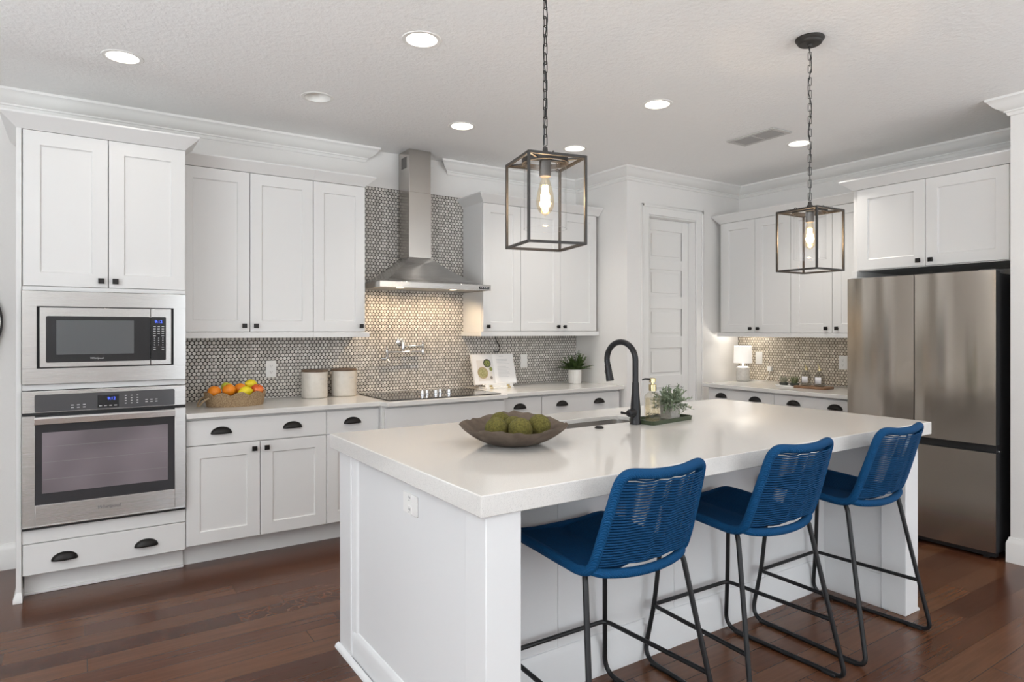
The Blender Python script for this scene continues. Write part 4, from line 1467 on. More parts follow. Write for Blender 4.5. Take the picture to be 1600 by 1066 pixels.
def pendant(loc, zb, s, h, rz, label, links_seed):
    top = CZ - zb                                    # root hangs at the ceiling; local z is below it
    r = thing('pendant_lantern', label, 'pendant light', (loc[0], loc[1], CZ), rz, 'caged glass pendant lanterns')
    b, t = -top, -top + h
    mb = MB()
    mb.lathe([(0, -0.0005), (0.064, -0.0005), (0.066, -0.006), (0.060, -0.016), (0.057, -0.018), (0.054, -0.026), (0.048, -0.031), (0.012, -0.032), (0.010, -0.040), (0, -0.040)], n=36)
    mb.build('ceiling_canopy', M['bronze'], r)
    # chain
    mb = MB()
    z0, z1 = -0.040, t + 0.052
    n = int((z0 - z1) / 0.030)
    pitch = (z0 - z1) / n
    for k in range(n):
        zc = z0 - pitch * (k + 0.5)
        a = 0.6 + (pi / 2 if k % 2 else 0)
        pts = []
        for q in range(16):
            w = 2 * pi * q / 16
            ex = 0.0072 * (1 if cos(w) > 0.3 else -1 if cos(w) < -0.3 else cos(w) / 0.3)
            pts.append((ex * cos(a), ex * sin(a), zc + (pitch * 0.62) * sin(w)))
        mb.tube(pts, 0.0017, 6, closed=True)
    mb.build('chain', M['bronze'], r)
    mb = MB()
    cp = [(0.006 * sin(k * 1.3), 0.006 * cos(k * 1.7), z0 - (z0 - z1) * k / 14) for k in range(15)]
    mb.tube(spline(cp, 3), 0.0022, 6)
    mb.build('cord', M['dark_gap'], r)
    # square cage
    mb = MB()
    q = s / 2
    w = 0.0042
    for sx in (-1, 1):
        for sy in (-1, 1):
            mb.box(sx * q - w, sx * q + w, sy * q - w, sy * q + w, b, t)
    for zc in (b + w, t - w):
        for sg in (-1, 1):
            mb.box(-q + w, q - w, sg * q - w, sg * q + w, zc - w, zc + w)
            mb.box(sg * q - w, sg * q + w, -q + w, q - w, zc - w, zc + w)
    mb.build('cage', M['bronze'], r, bevel=0.0008, smooth=0)
    # gallery ring carrying the glass, with diagonal arms to the cage corners
    mb = MB()
    R = 0.074
    mb.lathe([(R - 0.002, t - 0.012), (R + 0.0045, t - 0.012), (R + 0.0045, t + 0.004), (R - 0.002, t + 0.004), (R - 0.002, t - 0.012)], n=40)
    for sx in (-1, 1):
        for sy in (-1, 1):
            mb.tube([(sx * R * 0.7, sy * R * 0.7, t - 0.005), (sx * q, sy * q, t - 0.005)], 0.0042, 6)
    mb.box(-R, R, -0.008, 0.008, t - 0.001, t + 0.004)
    for k in range(3):
        a = 2 * pi * k / 3 + 0.5
        mb.tube(fillet([Vector((R * cos(a), R * sin(a), t)), Vector((R * cos(a), R * sin(a), t + 0.014)), Vector(((R - 0.012) * cos(a), (R - 0.012) * sin(a), t + 0.014)), Vector(((R - 0.012) * cos(a), (R - 0.012) * sin(a), t - 0.01))], 0.006, 4), 0.0018, 6)
    mb.build('gallery_ring', M['bronze'], r)
    mb = MB()
    mb.lathe([(0, t + 0.004), (0.022, t + 0.004), (0.022, t + 0.012), (0.014, t + 0.014), (0.014, t + 0.026), (0.009, t + 0.030), (0.008, t + 0.044), (0, t + 0.045)], n=24)
    mb.build('hub', M['bronze'], r)
    mb = MB()
    mb.lathe([(0, t - 0.001), (0.0195, t - 0.001), (0.0195, t - 0.050), (0.0185, t - 0.054), (0, t - 0.054)], n=24)
    mb.build('socket', M['socket'], r)
    mb = MB()
    mb.lathe([(0.071, t - 0.012), (0.071, t - 0.230)], n=48)
    mb.tube([(0.071 * cos(2 * pi * k / 48), 0.071 * sin(2 * pi * k / 48), t - 0.230) for k in range(48)], 0.0016, 6, closed=True)
    mb.build('glass_shade', M['glass'], r)
    mb = MB()
    bt = t - 0.054
    prof = [(0.013, bt), (0.014, bt - 0.010), (0.020, bt - 0.030), (0.0265, bt - 0.055), (0.030, bt - 0.080), (0.029, bt - 0.098), (0.022, bt - 0.116), (0.010, bt - 0.126), (0.003, bt - 0.130), (0.0, bt - 0.134)]
    mb.lathe(prof, n=28)
    bulb = mb.build('bulb', M['bulb_glass'], r)
    mb = MB()
    for k in range(8):
        a = 2 * pi * k / 8
        mb.tube([(0.0085 * cos(a), 0.0085 * sin(a), bt - 0.030), (0.0125 * cos(a + 0.2), 0.0125 * sin(a + 0.2), bt - 0.098)], 0.0019, 6)
    mb.build('filament', M['filament'], bulb)
    mb = MB()
    mb.tube([(0, 0, bt), (0, 0, bt - 0.055)], [0.005, 0.003], 8)
    mb.build('stem', M['glass'], bulb)
    d = bpy.data.lights.new('bulb_light', 'POINT')
    d.energy, d.color, d.shadow_soft_size = 6.0, (1.0, 0.80, 0.58), 0.02
    o = bpy.data.objects.new('bulb_light', d); COL.objects.link(o); o.parent = bulb
    o.location = (0, 0, bt - 0.065)
    return r


pendant((1.302, 1.752), 1.676, 0.200, 0.290, radians(-13), 'near caged glass pendant lantern, larger in view, its chain leaving the top of view', 1)
pendant((2.905, 1.795), 1.676, 0.208, 0.290, radians(-2), 'far caged glass pendant lantern hanging from the visible ceiling canopy', 2)

# ------------------------------------------------------------------ things on the island
CT = 0.9142                                          # back counter surface
IT = IZ + 0.0003                                     # island surface
M['bowl'] = noisy('weathered_brown_wood', (0.085, 0.062, 0.046), (0.130, 0.098, 0.074), 22, 0.8, 0.35, 0.003, detail=6)
M['moss'] = noisy('olive_moss', (0.075, 0.068, 0.012), (0.150, 0.132, 0.028), 130, 0.95, 0.9, 0.006, detail=5)


def bowl():
    loc = (1.474, 2.200, IT)
    mb = MB()
    N, K = 64, 12
    random.seed(5)

    def rim(a):
        n_ = mnoise.noise(Vector((cos(a) * 2.2, sin(a) * 2.2, 1.7))) * 0.012 + mnoise.noise(Vector((cos(a) * 8, sin(a) * 8, 4.0))) * 0.011
        back = 0.026 * max(0.0, cos(a - radians(52))) ** 3
        return 0.078 + n_ + back
    def pt(a, s, inner):
        R = 0.070 + (0.222 - 0.070) * s
        R *= 1 + 0.02 * mnoise.noise(Vector((cos(a) * 1.5, sin(a) * 1.5, 9)))
        z = rim(a) * s ** 1.75
        if inner:
            R -= 0.007 * (1 - s) + 0.004
            z = z + 0.012 * (1 - s) + 0.0022 * sin(s * 26) * (1 - s ** 6)
        return (R * cos(a), R * sin(a), z)
    rings = []
    rings.append([(0.02 * cos(2 * pi * k / N), 0.02 * sin(2 * pi * k / N), 0.0) for k in range(N)])
    for i in range(K + 1):
        rings.append([pt(2 * pi * k / N, i / K, False) for k in range(N)])
    for i in range(K, -1, -1):
        rings.append([pt(2 * pi * k / N, i / K, True) for k in range(N)])
    rings.append([(0.02 * cos(2 * pi * k / N), 0.02 * sin(2 * pi * k / N), 0.012) for k in range(N)])
    mb.loft(rings)
    o = mb.build('wooden_bowl', M['bowl'], loc=loc, smooth=50)
    return tag(o, 'shallow brown rough-rimmed wooden bowl holding moss balls on the island', 'bowl')


bowl()
BALLS = [((1.395, 2.205), 0.0465, 'dark moss ball at the left end of the brown bowl'),
         ((1.462, 2.132), 0.0480, 'front middle moss ball, palest of those in the brown bowl'),
         ((1.560, 2.140), 0.0470, 'dark moss ball at the right end of the brown bowl'),
         ((1.492, 2.225), 0.0450, 'moss ball just behind the front middle one in the brown bowl'),
         ((1.482, 2.312), 0.0440, 'rearmost moss ball in the brown bowl, mostly hidden')]
for i, ((x, y), rr, l) in enumerate(BALLS):
    rad = sqrt((x - 1.474) ** 2 + (y - 2.2) ** 2)
    s = max(0.0, (rad - 0.066) / 0.152)
    zf = 0.018 + 0.078 * s ** 1.75
    mb = MB(); mb.sphere((0, 0, 0), rr, 40, 26, disp=0.035, seed=i * 3.1)
    o = mb.build('moss_ball', M['moss'], loc=(x, y, IT + zf + rr * (1.0 if s < 0.1 else 1.02)), smooth=80)
    tag(o, l, 'moss ball', 'moss balls in the wooden bowl')

# green tray with soap and plant
tloc = (2.470, 2.335, IT)
TRZ = radians(8)
M['green_tray'] = mat('dark_green_enamel', (0.045, 0.062, 0.032), 0.35)
mb = MB()
o_, i_ = rrect(-0.175, 0.175, -0.078, 0.078, 0.02, 5), rrect(-0.170, 0.170, -0.073, 0.073, 0.018, 5)
f_ = rrect(-0.168, 0.168, -0.071, 0.071, 0.018, 5)
mb.loft([[(x * 0.97, y * 0.97, 0) for x, y in o_], [(x, y, 0.020) for x, y in o_], [(x, y, 0.020) for x, y in i_], [(x * 0.985, y * 0.985, 0.0065) for x, y in f_]])
o = mb.build('tray', M['green_tray'], loc=tloc, rotz=TRZ)
tag(o, 'dark green rectangular tray on the island beside the faucet', 'tray')


def on_tray(x, y):
    return (tloc[0] + x * cos(TRZ) - y * sin(TRZ), tloc[1] + x * sin(TRZ) + y * cos(TRZ), IT + 0.0068)


sl = on_tray(-0.103, -0.022)
soap = thing('soap_dispenser', 'clear ribbed glass soap dispenser with a brass pump on the green tray', 'soap dispenser', sl, radians(0))
soap.scale = (1.0, 1.0, 1.08)
mb = MB()
NR = 48
rings = []
for rr, z in ((0.034, 0.0), (0.038, 0.004), (0.0385, 0.02), (0.0385, 0.118), (0.036, 0.124), (0.022, 0.136), (0.0165, 0.140), (0.0165, 0.146)):
    rings.append([((rr * (1 + (0.025 * cos(16 * 2 * pi * k / NR) if 0.02 <= z <= 0.118 else 0))) * cos(2 * pi * k / NR), (rr * (1 + (0.025 * cos(16 * 2 * pi * k / NR) if 0.02 <= z <= 0.118 else 0))) * sin(2 * pi * k / NR), z) for k in range(NR)])
mb.loft(rings, True, False)
mb.build('bottle', thin_glass('ribbed_glass', (0.97, 0.95, 0.90), 0.30, 0.08), soap, smooth=60)
mb = MB(); mb.lathe([(0, 0.006), (0.034, 0.006), (0.034, 0.108), (0, 0.108)], n=32)
mb.build('liquid_soap', thin_glass('amber_soap', (0.94, 0.90, 0.80), 0.06), soap)
M['brass'] = mat('polished_brass', (0.70, 0.58, 0.33), 0.22, 1.0)
mb = MB(); mb.lathe([(0, 0.143), (0.019, 0.143), (0.019, 0.170), (0.017, 0.172), (0.008, 0.173), (0.008, 0.180), (0.016, 0.181), (0.016, 0.198), (0.014, 0.201), (0, 0.201)], n=28)
pm = mb.build('pump_collar', M['brass'], soap)
mb = MB(); mb.tube([(-0.008, 0.004, 0.195), (-0.035, 0.018, 0.197), (-0.048, 0.024, 0.193)], [0.005, 0.004, 0.003], 10)
mb.build('pump_spout', M['black'], pm)
fa = atan2(-2.32, -2.365) + 0.0                       # the lettering looks at the seating side
t_ = lettering('Home', 0.027, M['slot'], soap, (0, 0, 0.040), (pi / 2, 0, fa + pi / 2), 'bottle_lettering')
for v in t_.data.vertices:                            # wrapped round the glass
    an, rr = v.co.x / 0.040, 0.0402 + v.co.z
    v.co.x, v.co.z = rr * sin(an), rr * cos(an)

# sprig plant in a concrete pot
pl = on_tray(0.082, 0.002)
plant = thing('potted_plant', 'feathery grey-green plant in a square concrete pot on the green tray', 'plant', pl, radians(8))
mb = MB(); mb.loft([[(x * s_, y * s_, z) for x, y in rrect(-0.038, 0.038, -0.038, 0.038, 0.006, 3)] for s_, z in ((0.96, 0), (1.02, 0.078), (0.90, 0.078), (0.88, 0.066))])
mb.build('pot', noisy('pale_concrete', (0.36, 0.34, 0.31), (0.45, 0.43, 0.40), 60, 0.85, 0.3, 0.001), plant)


def leaf(mb, base, d, up, ln, wd, fold=0.15):
    d = d.normalized()
    s = d.cross(up)
    s = s.normalized() if s.length > 1e-4 else Vector((1, 0, 0))
    n = s.cross(d)
    p = [base, base + d * ln * 0.35 + s * wd * 0.5 + n * wd * fold, base + d * ln * 0.75 + s * wd * 0.38 + n * wd * fold, base + d * ln, base + d * ln * 0.75 - s * wd * 0.38 + n * wd * fold, base + d * ln * 0.35 - s * wd * 0.5 + n * wd * fold, base + d * ln * 0.5]
    mb.add(p, [(0, 1, 6), (1, 2, 6), (2, 3, 6), (3, 4, 6), (4, 5, 6), (5, 0, 6)])


random.seed(21)
mbl, mbs = MB(), MB()
for k in range(80):
    a, el = random.uniform(0, 2 * pi), random.uniform(0.05, 1.45)
    L = random.uniform(0.05, 0.115) * (1.05 if el < 0.8 else 1.0)
    d = Vector((cos(a) * cos(el), sin(a) * cos(el), sin(el)))
    p0 = Vector((0.02 * cos(a), 0.02 * sin(a), 0.066))
    pts = [p0 + d * L * t + Vector((0, 0, -0.035 * t * t * cos(el))) for t in (0, 0.25, 0.5, 0.75, 1.0)]
    mbs.tube(pts, 0.0009, 4)
    for j in range(11):
        t = 0.2 + 0.8 * j / 10
        i0 = min(3, int(t * 4)); c0 = pts[i0] + (pts[i0 + 1] - pts[i0]) * (t * 4 - i0)
        for sg in (-1, 1):
            dd = (d * 0.5 + Vector((random.uniform(-1, 1), random.uniform(-1, 1), random.uniform(-0.4, 0.9)))).normalized()
            leaf(mbl, c0, dd, Vector((0, 0, 1)), random.uniform(0.012, 0.021), random.uniform(0.007, 0.010))
mbl.build('foliage', noisy('grey_green_leaf', (0.17, 0.22, 0.14), (0.33, 0.39, 0.28), 30, 0.7), plant, smooth=0)
mbs.build('stem', mat('thin_stem', (0.14, 0.15, 0.08), 0.8), plant)

# ------------------------------------------------------------------ things on the back counter
# fruit basket
bl = (0.842, 4.465, CT)
bk = thing('fruit_basket', 'woven seagrass basket with scalloped rim, full of fruit on the back counter', 'basket', bl, radians(3))
M['wicker'] = noisy('woven_seagrass', (0.20, 0.125, 0.065), (0.42, 0.30, 0.175), 150, 0.85, 1.0, 0.004, (1, 1, 1.8), 3)
mb = MB()
N = 72
def scal(a): return 0.062 + 0.030 * abs(sin(a * 5.0)) ** 0.7
rings = []
for s_, inner in [(0.0, 0), (0.25, 0), (0.5, 0), (0.75, 0), (1.0, 0), (1.0, 1), (0.6, 1), (0.15, 1)]:
    ring_ = []
    for k in range(N):
        a = 2 * pi * k / N
        g = 0.93 + 0.09 * s_ - (0.05 if inner else 0)
        ring_.append((0.183 * g * cos(a), 0.128 * g * sin(a), scal(a) * s_ + (0 if not inner else 0.001)))
    rings.append(ring_)
mb.loft(rings)
mb.build('basket_wall', M['wicker'], bk, smooth=50)
for sx in (-1, 1):
    mb = MB()
    hp = [(sx * 0.168, -0.055, 0.060), (sx * 0.200, -0.050, 0.040), (sx * 0.218, -0.028, 0.012), (sx * 0.222, 0.0, 0.010), (sx * 0.218, 0.028, 0.012), (sx * 0.200, 0.050, 0.040), (sx * 0.168, 0.055, 0.060)]
    if sx < 0:
        mb.tube(spline(hp, 5), 0.0055, 8)
        mb.build('handle', mat('twisted_rope', (0.42, 0.31, 0.19), 0.85), bk)
def ffill(x, y, z): return (x, y, CT + z)
M['orange'] = noisy('orange_peel', (0.80, 0.225, 0.008), (0.86, 0.28, 0.012), 160, 0.42, 0.35, 0.0008)
M['lemon'] = noisy('lemon_peel', (0.80, 0.62, 0.012), (0.86, 0.70, 0.02), 140, 0.42, 0.3, 0.0008)
M['redapple'] = noisy('red_apple_skin', (0.62, 0.045, 0.012), (0.80, 0.24, 0.05), 14, 0.25)
M['greenapple'] = noisy('yellow_green_skin', (0.48, 0.50, 0.03), (0.60, 0.58, 0.06), 14, 0.3)
M['pale_tip'] = mat('fruit_stem', (0.08, 0.05, 0.02), 0.8)


def fruit(kind, label, p, r, m, rot=(0, 0, 0), lemon=False, apple=False, group=None):
    mb = MB()
    if lemon:
        mb.lathe([(0, -1.42 * r), (0.16 * r, -1.36 * r), (0.30 * r, -1.2 * r), (0.70 * r, -0.85 * r), (0.95 * r, -0.4 * r), (r, 0), (0.95 * r, 0.4 * r), (0.70 * r, 0.85 * r), (0.30 * r, 1.2 * r), (0.16 * r, 1.38 * r), (0, 1.42 * r)], n=28)
    elif apple:
        mb.lathe([(0, -0.78 * r), (0.22 * r, -0.86 * r), (0.5 * r, -0.80 * r), (0.86 * r, -0.35 * r), (r, 0.10 * r), (0.93 * r, 0.48 * r), (0.66 * r, 0.80 * r), (0.34 * r, 0.86 * r), (0.12 * r, 0.74 * r), (0, 0.62 * r)], n=28)
    else:
        mb.lathe([(0, -0.95 * r)] + [(r * sin(pi * k / 14), -0.96 * r * cos(pi * k / 14)) for k in range(1, 14)] + [(0.08 * r, 0.945 * r), (0, 0.925 * r)], n=28)
    o = mb.build(kind, M[m], loc=ffill(*p), smooth=80)
    o.rotation_euler = rot
    tag(o, label, kind.replace('_', ' '), group)
    mb = MB()
    if apple:
        mb.tube([(0, 0, 0.60 * r), (0.05 * r, 0, 1.05 * r)], 0.0016, 6)
    else:
        hh = 0.93 * r if not lemon else 1.40 * r
        mb.lathe([(0, hh), (0.075 * r, hh), (0.05 * r, hh + 0.0025), (0, hh + 0.003)], n=10)
    mb.build('stem', M['pale_tip'], o)


fruit('orange', 'leftmost orange in the woven basket', (0.715, 4.450, 0.092), 0.0400, 'orange', (0.5, 0.2, 0), group='fruit in the basket')
fruit('orange', 'tall-sitting orange beside the lemon in the woven basket', (0.797, 4.430, 0.100), 0.0400, 'orange', (0.2, -0.4, 0), group='fruit in the basket')
fruit('lemon', 'bright yellow lemon in the front middle of the woven basket', (0.892, 4.408, 0.088), 0.0350, 'lemon', (0, pi / 2 - 0.1, 0.2), True, group='fruit in the basket')
fruit('orange', 'orange half hidden behind the lemon in the woven basket', (0.876, 4.492, 0.100), 0.0385, 'orange', group='fruit in the basket')
fruit('apple', 'red apple at the right end of the woven basket', (0.972, 4.452, 0.090), 0.0400, 'redapple', (0.3, 0.2, 0), False, True, group='fruit in the basket')
fruit('apple', 'green apple behind the oranges in the woven basket', (0.800, 4.515, 0.110), 0.0370, 'greenapple', (0.1, 0.3, 0), False, True, group='fruit in the basket')
fruit('lemon', 'yellow lemon topping the fruit behind the red apple', (0.952, 4.530, 0.122), 0.0340, 'lemon', (0.2, pi / 2 + 0.3, 0.6), True, group='fruit in the basket')
for k, (x, y) in enumerate(((0.77, 4.49), (0.90, 4.455))):
    pass

# canisters
M['stoneware'] = noisy('cream_stoneware', (0.60, 0.56, 0.50), (0.64, 0.60, 0.54), 30, 0.35)
M['walnut'] = noisy('dark_wood_lid', (0.10, 0.060, 0.035), (0.16, 0.10, 0.06), 18, 0.5, stretch=(1, 9, 1))


def canister(x, y, label):
    r = thing('canister', label, 'canister', (x, y, CT), 0, 'cream canisters with wooden lids')
    mb = MB(); mb.lathe([(0, 0), (0.082, 0), (0.089, 0.006), (0.090, 0.02), (0.090, 0.178), (0.088, 0.184), (0.082, 0.184), (0.082, 0.178), (0, 0.178)], n=48)
    mb.build('jar', M['stoneware'], r)
    mb = MB(); mb.lathe([(0, 0.179), (0.080, 0.179), (0.080, 0.1845), (0.091, 0.185), (0.091, 0.196), (0.089, 0.199), (0, 0.199)], n=48)
    mb.build('lid', M['walnut'], r)
    mb = MB()
    for k in range(9):
        a = -pi / 2 - 0.12 + k * 0.045 + 0.25
        mb.box(0.0902 * cos(a) - 0.0012, 0.0902 * cos(a) + 0.0012, 0.0904 * sin(a) - 0.0004, 0.0904 * sin(a) + 0.0006, 0.134, 0.134 + (0.006 if k % 3 else 0.010))
    mb.build('stamped_script', M['label_grey'], r, smooth=0)
    return r


canister(1.405, 4.645, 'cream stoneware canister with dark wooden lid, beside the fruit basket side')
canister(1.628, 4.668, 'cream stoneware canister with dark wooden lid, beside the cooktop')

# cookbook on a stand
sx, sy = 2.905, 4.600
TILT = radians(16)
stand = thing('cookbook_stand', 'white wooden cookbook stand with brass hinges on the counter by the cooktop', 'book stand', (sx, sy, CT))
M['white_wood'] = mat('white_painted_wood', (0.80, 0.785, 0.76), 0.45)
mb = MB(); mb.box(-0.135, 0.135, -0.075, 0.055, 0.0, 0.012)
mb.build('base_board', M['white_wood'], stand, bevel=0.002)
mb = MB(); mb.box(-0.135, 0.135, -0.060, -0.046, 0.0125, 0.042); mb.box(-0.135, 0.135, -0.046, -0.015, 0.026, 0.034)
mb.build('ledge', M['white_wood'], stand, bevel=0.002)
mb = MB()
def tl(x, u, w): return (x, -0.020 + u * sin(TILT) + w * cos(TILT), 0.0345 + u * cos(TILT) - w * sin(TILT))
pb8 = [tl(x, u, w) for w in (0.024, 0.034) for (x, u) in ((-0.13, 0.0), (0.13, 0.0), (0.13, 0.20), (-0.13, 0.20))]
mb.add(pb8, [(0, 3, 2, 1), (4, 5, 6, 7), (0, 1, 5, 4), (1, 2, 6, 5), (2, 3, 7, 6), (3, 0, 4, 7)])
mb.build('back_board', M['white_wood'], stand)
for x in (-0.085, 0.085):
    mb = MB(); mb.box(x - 0.014, x + 0.014, -0.0765, -0.0752, 0.000, 0.012); mb.box(x - 0.014, x + 0.014, -0.0615, -0.0602, 0.013, 0.030)
    mb.cyl((x - 0.014, -0.0625, 0.0135), 0.003, 0.028, 8, 'x')
    mb.build('hinge', M['brass'], stand, smooth=0)

book = thing('cookbook', 'open white cookbook showing salad bowls, propped on the white stand', 'book', (sx, sy, CT + 0.0345))
def tb(x, u, w):
    p = tl(x, u, w); return (p[0], p[1], p[2] - 0.0345)
M['paper'] = mat('white_paper', (0.80, 0.79, 0.785), 0.6)
BW, BH = 0.205, 0.255
def page_bulge(x):
    t = abs(x) / BW
    return 0.020 - 0.020 * (1 - (1 - t) ** 2.5) * 0.35 - 0.016 * math.exp(-t * 9)
for sg, nm in ((-1, 'left_pages'), (1, 'right_pages')):
    mb = MB()
    K = 12
    rings = []
    for k in range(K + 1):
        x = sg * BW * k / K
        f = page_bulge(x)
        rings.append([tb(x, 0.002, 0.021), tb(x, BH, 0.021), tb(x, BH, 0.021 - f), tb(x, 0.002, 0.021 - f)])
    mb.loft(rings)
    mb.build('page_block', M['paper'], book, smooth=30)
mb = MB()
for a, b_ in ((-BW - 0.004, -0.004), (0.004, BW + 0.004)):
    p = [tb(x, u, w) for w in (0.0213, 0.0235) for (x, u) in ((a, 0.0), (b_, 0.0), (b_, BH + 0.004), (a, BH + 0.004))]
    mb.add(p, [(0, 3, 2, 1), (4, 5, 6, 7), (0, 1, 5, 4), (1, 2, 6, 5), (2, 3, 7, 6), (3, 0, 4, 7)])
mb.build('cover', mat('book_cover', (0.70, 0.69, 0.68), 0.5), book, smooth=0)


def disc_on_page(name, cx, cu, r, m, lift):
    mb = MB()
    vs = [tb(cx, cu, 0.021 - page_bulge(cx) - lift)] + [tb(cx + r * cos(a), cu + r * sin(a), 0.021 - page_bulge(cx + r * cos(a)) - lift) for a in [2 * pi * k / 36 for k in range(36)]]
    mb.add(vs, [(0, 1 + k, 1 + (k + 1) % 36) for k in range(36)])
    return mb.build(name, m, book, smooth=0)


pc_ = mat('printed_photo_ground', (0.70, 0.665, 0.63), 0.6)
mb = MB()
xs = [-0.165 + 0.138 * k / 8 for k in range(9)]
for a, b_ in zip(xs, xs[1:]):
    mb.add([tb(a, 0.028, 0.021 - page_bulge(a) - 0.0005), tb(b_, 0.028, 0.021 - page_bulge(b_) - 0.0005), tb(b_, 0.205, 0.021 - page_bulge(b_) - 0.0005), tb(a, 0.205, 0.021 - page_bulge(a) - 0.0005)], [(0, 1, 2, 3)])
mb.build('printed_photo', pc_, book, smooth=0)
sal1 = noisy('printed_salad', (0.16, 0.17, 0.03), (0.55, 0.50, 0.28), 120, 0.6)
sal2 = noisy('printed_greens', (0.03, 0.05, 0.015), (0.42, 0.46, 0.12), 110, 0.6)
disc_on_page('printed_plate', -0.118, 0.098, 0.050, mat('printed_plate_rim', (0.42, 0.32, 0.20), 0.6), 0.0012)
disc_on_page('printed_salad', -0.118, 0.098, 0.043, sal1, 0.0019)
disc_on_page('printed_bowl', -0.066, 0.178, 0.036, mat('printed_dark_bowl', (0.04, 0.04, 0.04), 0.6), 0.0014)
disc_on_page('printed_salad', -0.066, 0.178, 0.028, sal2, 0.0021)
disc_on_page('printed_herbs', -0.036, 0.128, 0.017, sal2, 0.0016)
disc_on_page('printed_cup', -0.042, 0.055, 0.013, mat('printed_cup', (0.25, 0.22, 0.2), 0.6), 0.0016)
mb = MB()
random.seed(9)
for k in range(15):
    u = 0.232 - k * 0.0125
    if k in (1, 6):
        continue
    xa, xb = (0.060, 0.105) if k == 0 else (0.030, random.uniform(0.12, 0.165))
    w_ = [0.021 - page_bulge(x) - 0.0008 for x in (xa, xb)]
    K = 6
    for q in range(K):
        a, b_ = xa + (xb - xa) * q / K, xa + (xb - xa) * (q + 1) / K
        mb.add([tb(a, u, 0.021 - page_bulge(a) - 0.0008), tb(b_, u, 0.021 - page_bulge(b_) - 0.0008), tb(b_, u + 0.003, 0.021 - page_bulge(b_) - 0.0008), tb(a, u + 0.003, 0.021 - page_bulge(a) - 0.0008)], [(0, 1, 2, 3)])
mb.build('printed_text', mat('printed_grey', (0.55, 0.55, 0.56), 0.6), book, smooth=0)

# black cord under the wall cabinet
mb = MB((3.03, TB, 1.30))
mb.tube(spline([(3.015, TB - 0.02, 1.343), (3.020, TB - 0.012, 1.315), (3.038, TB - 0.006, 1.288), (3.060, TB - 0.005, 1.262), (3.066, TB - 0.005, 1.235), (3.050, TB - 0.006, 1.212), (3.020, TB - 0.006, 1.208), (2.995, TB - 0.006, 1.222)], 6), 0.0035, 8)
o = mb.build('power_cord', M['dark_gap'], loc=(3.03, TB, 1.30))
tag(o, 'loose black power cord hanging on the tile above the cookbook', 'cord')

# fern
fl = (3.725, 4.565, CT)
fern = thing('potted_fern', 'dark green fern in a white ribbed pot at the end of the back counter', 'plant', fl)
mb = MB()
NR = 72
rings = []
for rr, z in ((0.050, 0), (0.055, 0.004), (0.058, 0.10), (0.058, 0.126), (0.053, 0.126), (0.052, 0.108)):
    rings.append([((rr + (0.0016 * cos(24 * 2 * pi * k / NR) if 0.003 < z < 0.11 and rr > 0.0525 else 0)) * cos(2 * pi * k / NR), (rr + (0.0016 * cos(24 * 2 * pi * k / NR) if 0.003 < z < 0.11 and rr > 0.0525 else 0)) * sin(2 * pi * k / NR), z) for k in range(NR)])
mb.loft(rings)
mb.build('pot', mat('white_glazed_ceramic', (0.78, 0.76, 0.73), 0.3), fern, smooth=50)
mbl, mbs = MB(), MB()
random.seed(11)
for k in range(84):
    a = 2 * pi * k / 84 * 3.0 + random.uniform(-0.2, 0.2)
    el = random.uniform(0.35, 1.4)
    L = random.uniform(0.10, 0.19)
    d = Vector((cos(a) * cos(el), sin(a) * cos(el) * 0.8, sin(el)))
    p0 = Vector((0.018 * cos(a), 0.018 * sin(a), 0.11))
    pts = [p0 + d * L * t + Vector((0, 0, -0.045 * t * t * cos(el))) for t in (0, 0.25, 0.5, 0.75, 1.0)]
    mbs.tube(pts, 0.0011, 4)
    for j in range(16):
        t = 0.12 + 0.88 * j / 15
        i0 = min(3, int(t * 4)); c0 = pts[i0] + (pts[i0 + 1] - pts[i0]) * (t * 4 - i0)
        tg_ = (pts[i0 + 1] - pts[i0]).normalized()
        sd = tg_.cross(Vector((0, 0, 1)))
        sd = sd.normalized() if sd.length > 1e-3 else Vector((1, 0, 0))
        for sg in (-1, 1):
            dd = (sd * sg + tg_ * 0.55 + Vector((0, 0, random.uniform(-0.15, 0.3)))).normalized()
            leaf(mbl, c0, dd, Vector((0, 0, 1)), 0.026 * (1 - 0.6 * t) + 0.008, 0.010)
mbl.build('fronds', noisy('fern_green', (0.045, 0.085, 0.018), (0.10, 0.17, 0.04), 30, 0.6), fern, smooth=0)
mbs.build('stalk', mat('fern_stalk', (0.05, 0.07, 0.02), 0.8), fern)

# ------------------------------------------------------------------ things on the right counter
ll = (5.200, 3.885, CT)
lamp = thing('table_lamp', 'small lit table lamp with white drum shade on the right counter', 'lamp', ll)
mb = MB(); mb.lathe([(0, 0), (0.052, 0), (0.058, 0.006), (0.060, 0.02), (0.060, 0.118), (0.056, 0.132), (0.042, 0.140), (0.012, 0.142), (0, 0.142)], n=40)
mb.build('base', noisy('grey_textured_ceramic', (0.48, 0.46, 0.43), (0.56, 0.54, 0.51), 60, 0.5, 0.3, 0.001), lamp)
mb = MB(); mb.lathe([(0, 0.142), (0.010, 0.142), (0.010, 0.185), (0.014, 0.186), (0.014, 0.215), (0, 0.215)], n=20)
mb.build('stem', M['white_plastic'], lamp)
M['shade'] = mat('white_linen_shade', (0.85, 0.83, 0.80), 0.8)
b = bsdf(M['shade']); b.inputs['Emission Color'].default_value = (1, 0.94, 0.86, 1); b.inputs['Emission Strength'].default_value = 0.40
mb = MB(); mb.lathe([(0.083, 0.172), (0.079, 0.330), (0.077, 0.330), (0.081, 0.172), (0.083, 0.172)], n=48)
mb.build('shade', M['shade'], lamp, smooth=40)
mb = MB(); mb.sphere((0, 0, 0.25), 0.026, 16, 10, (1, 1, 1.25))
mb.build('bulb', emis('lamp_bulb', (1, 0.92, 0.8), 10), lamp)
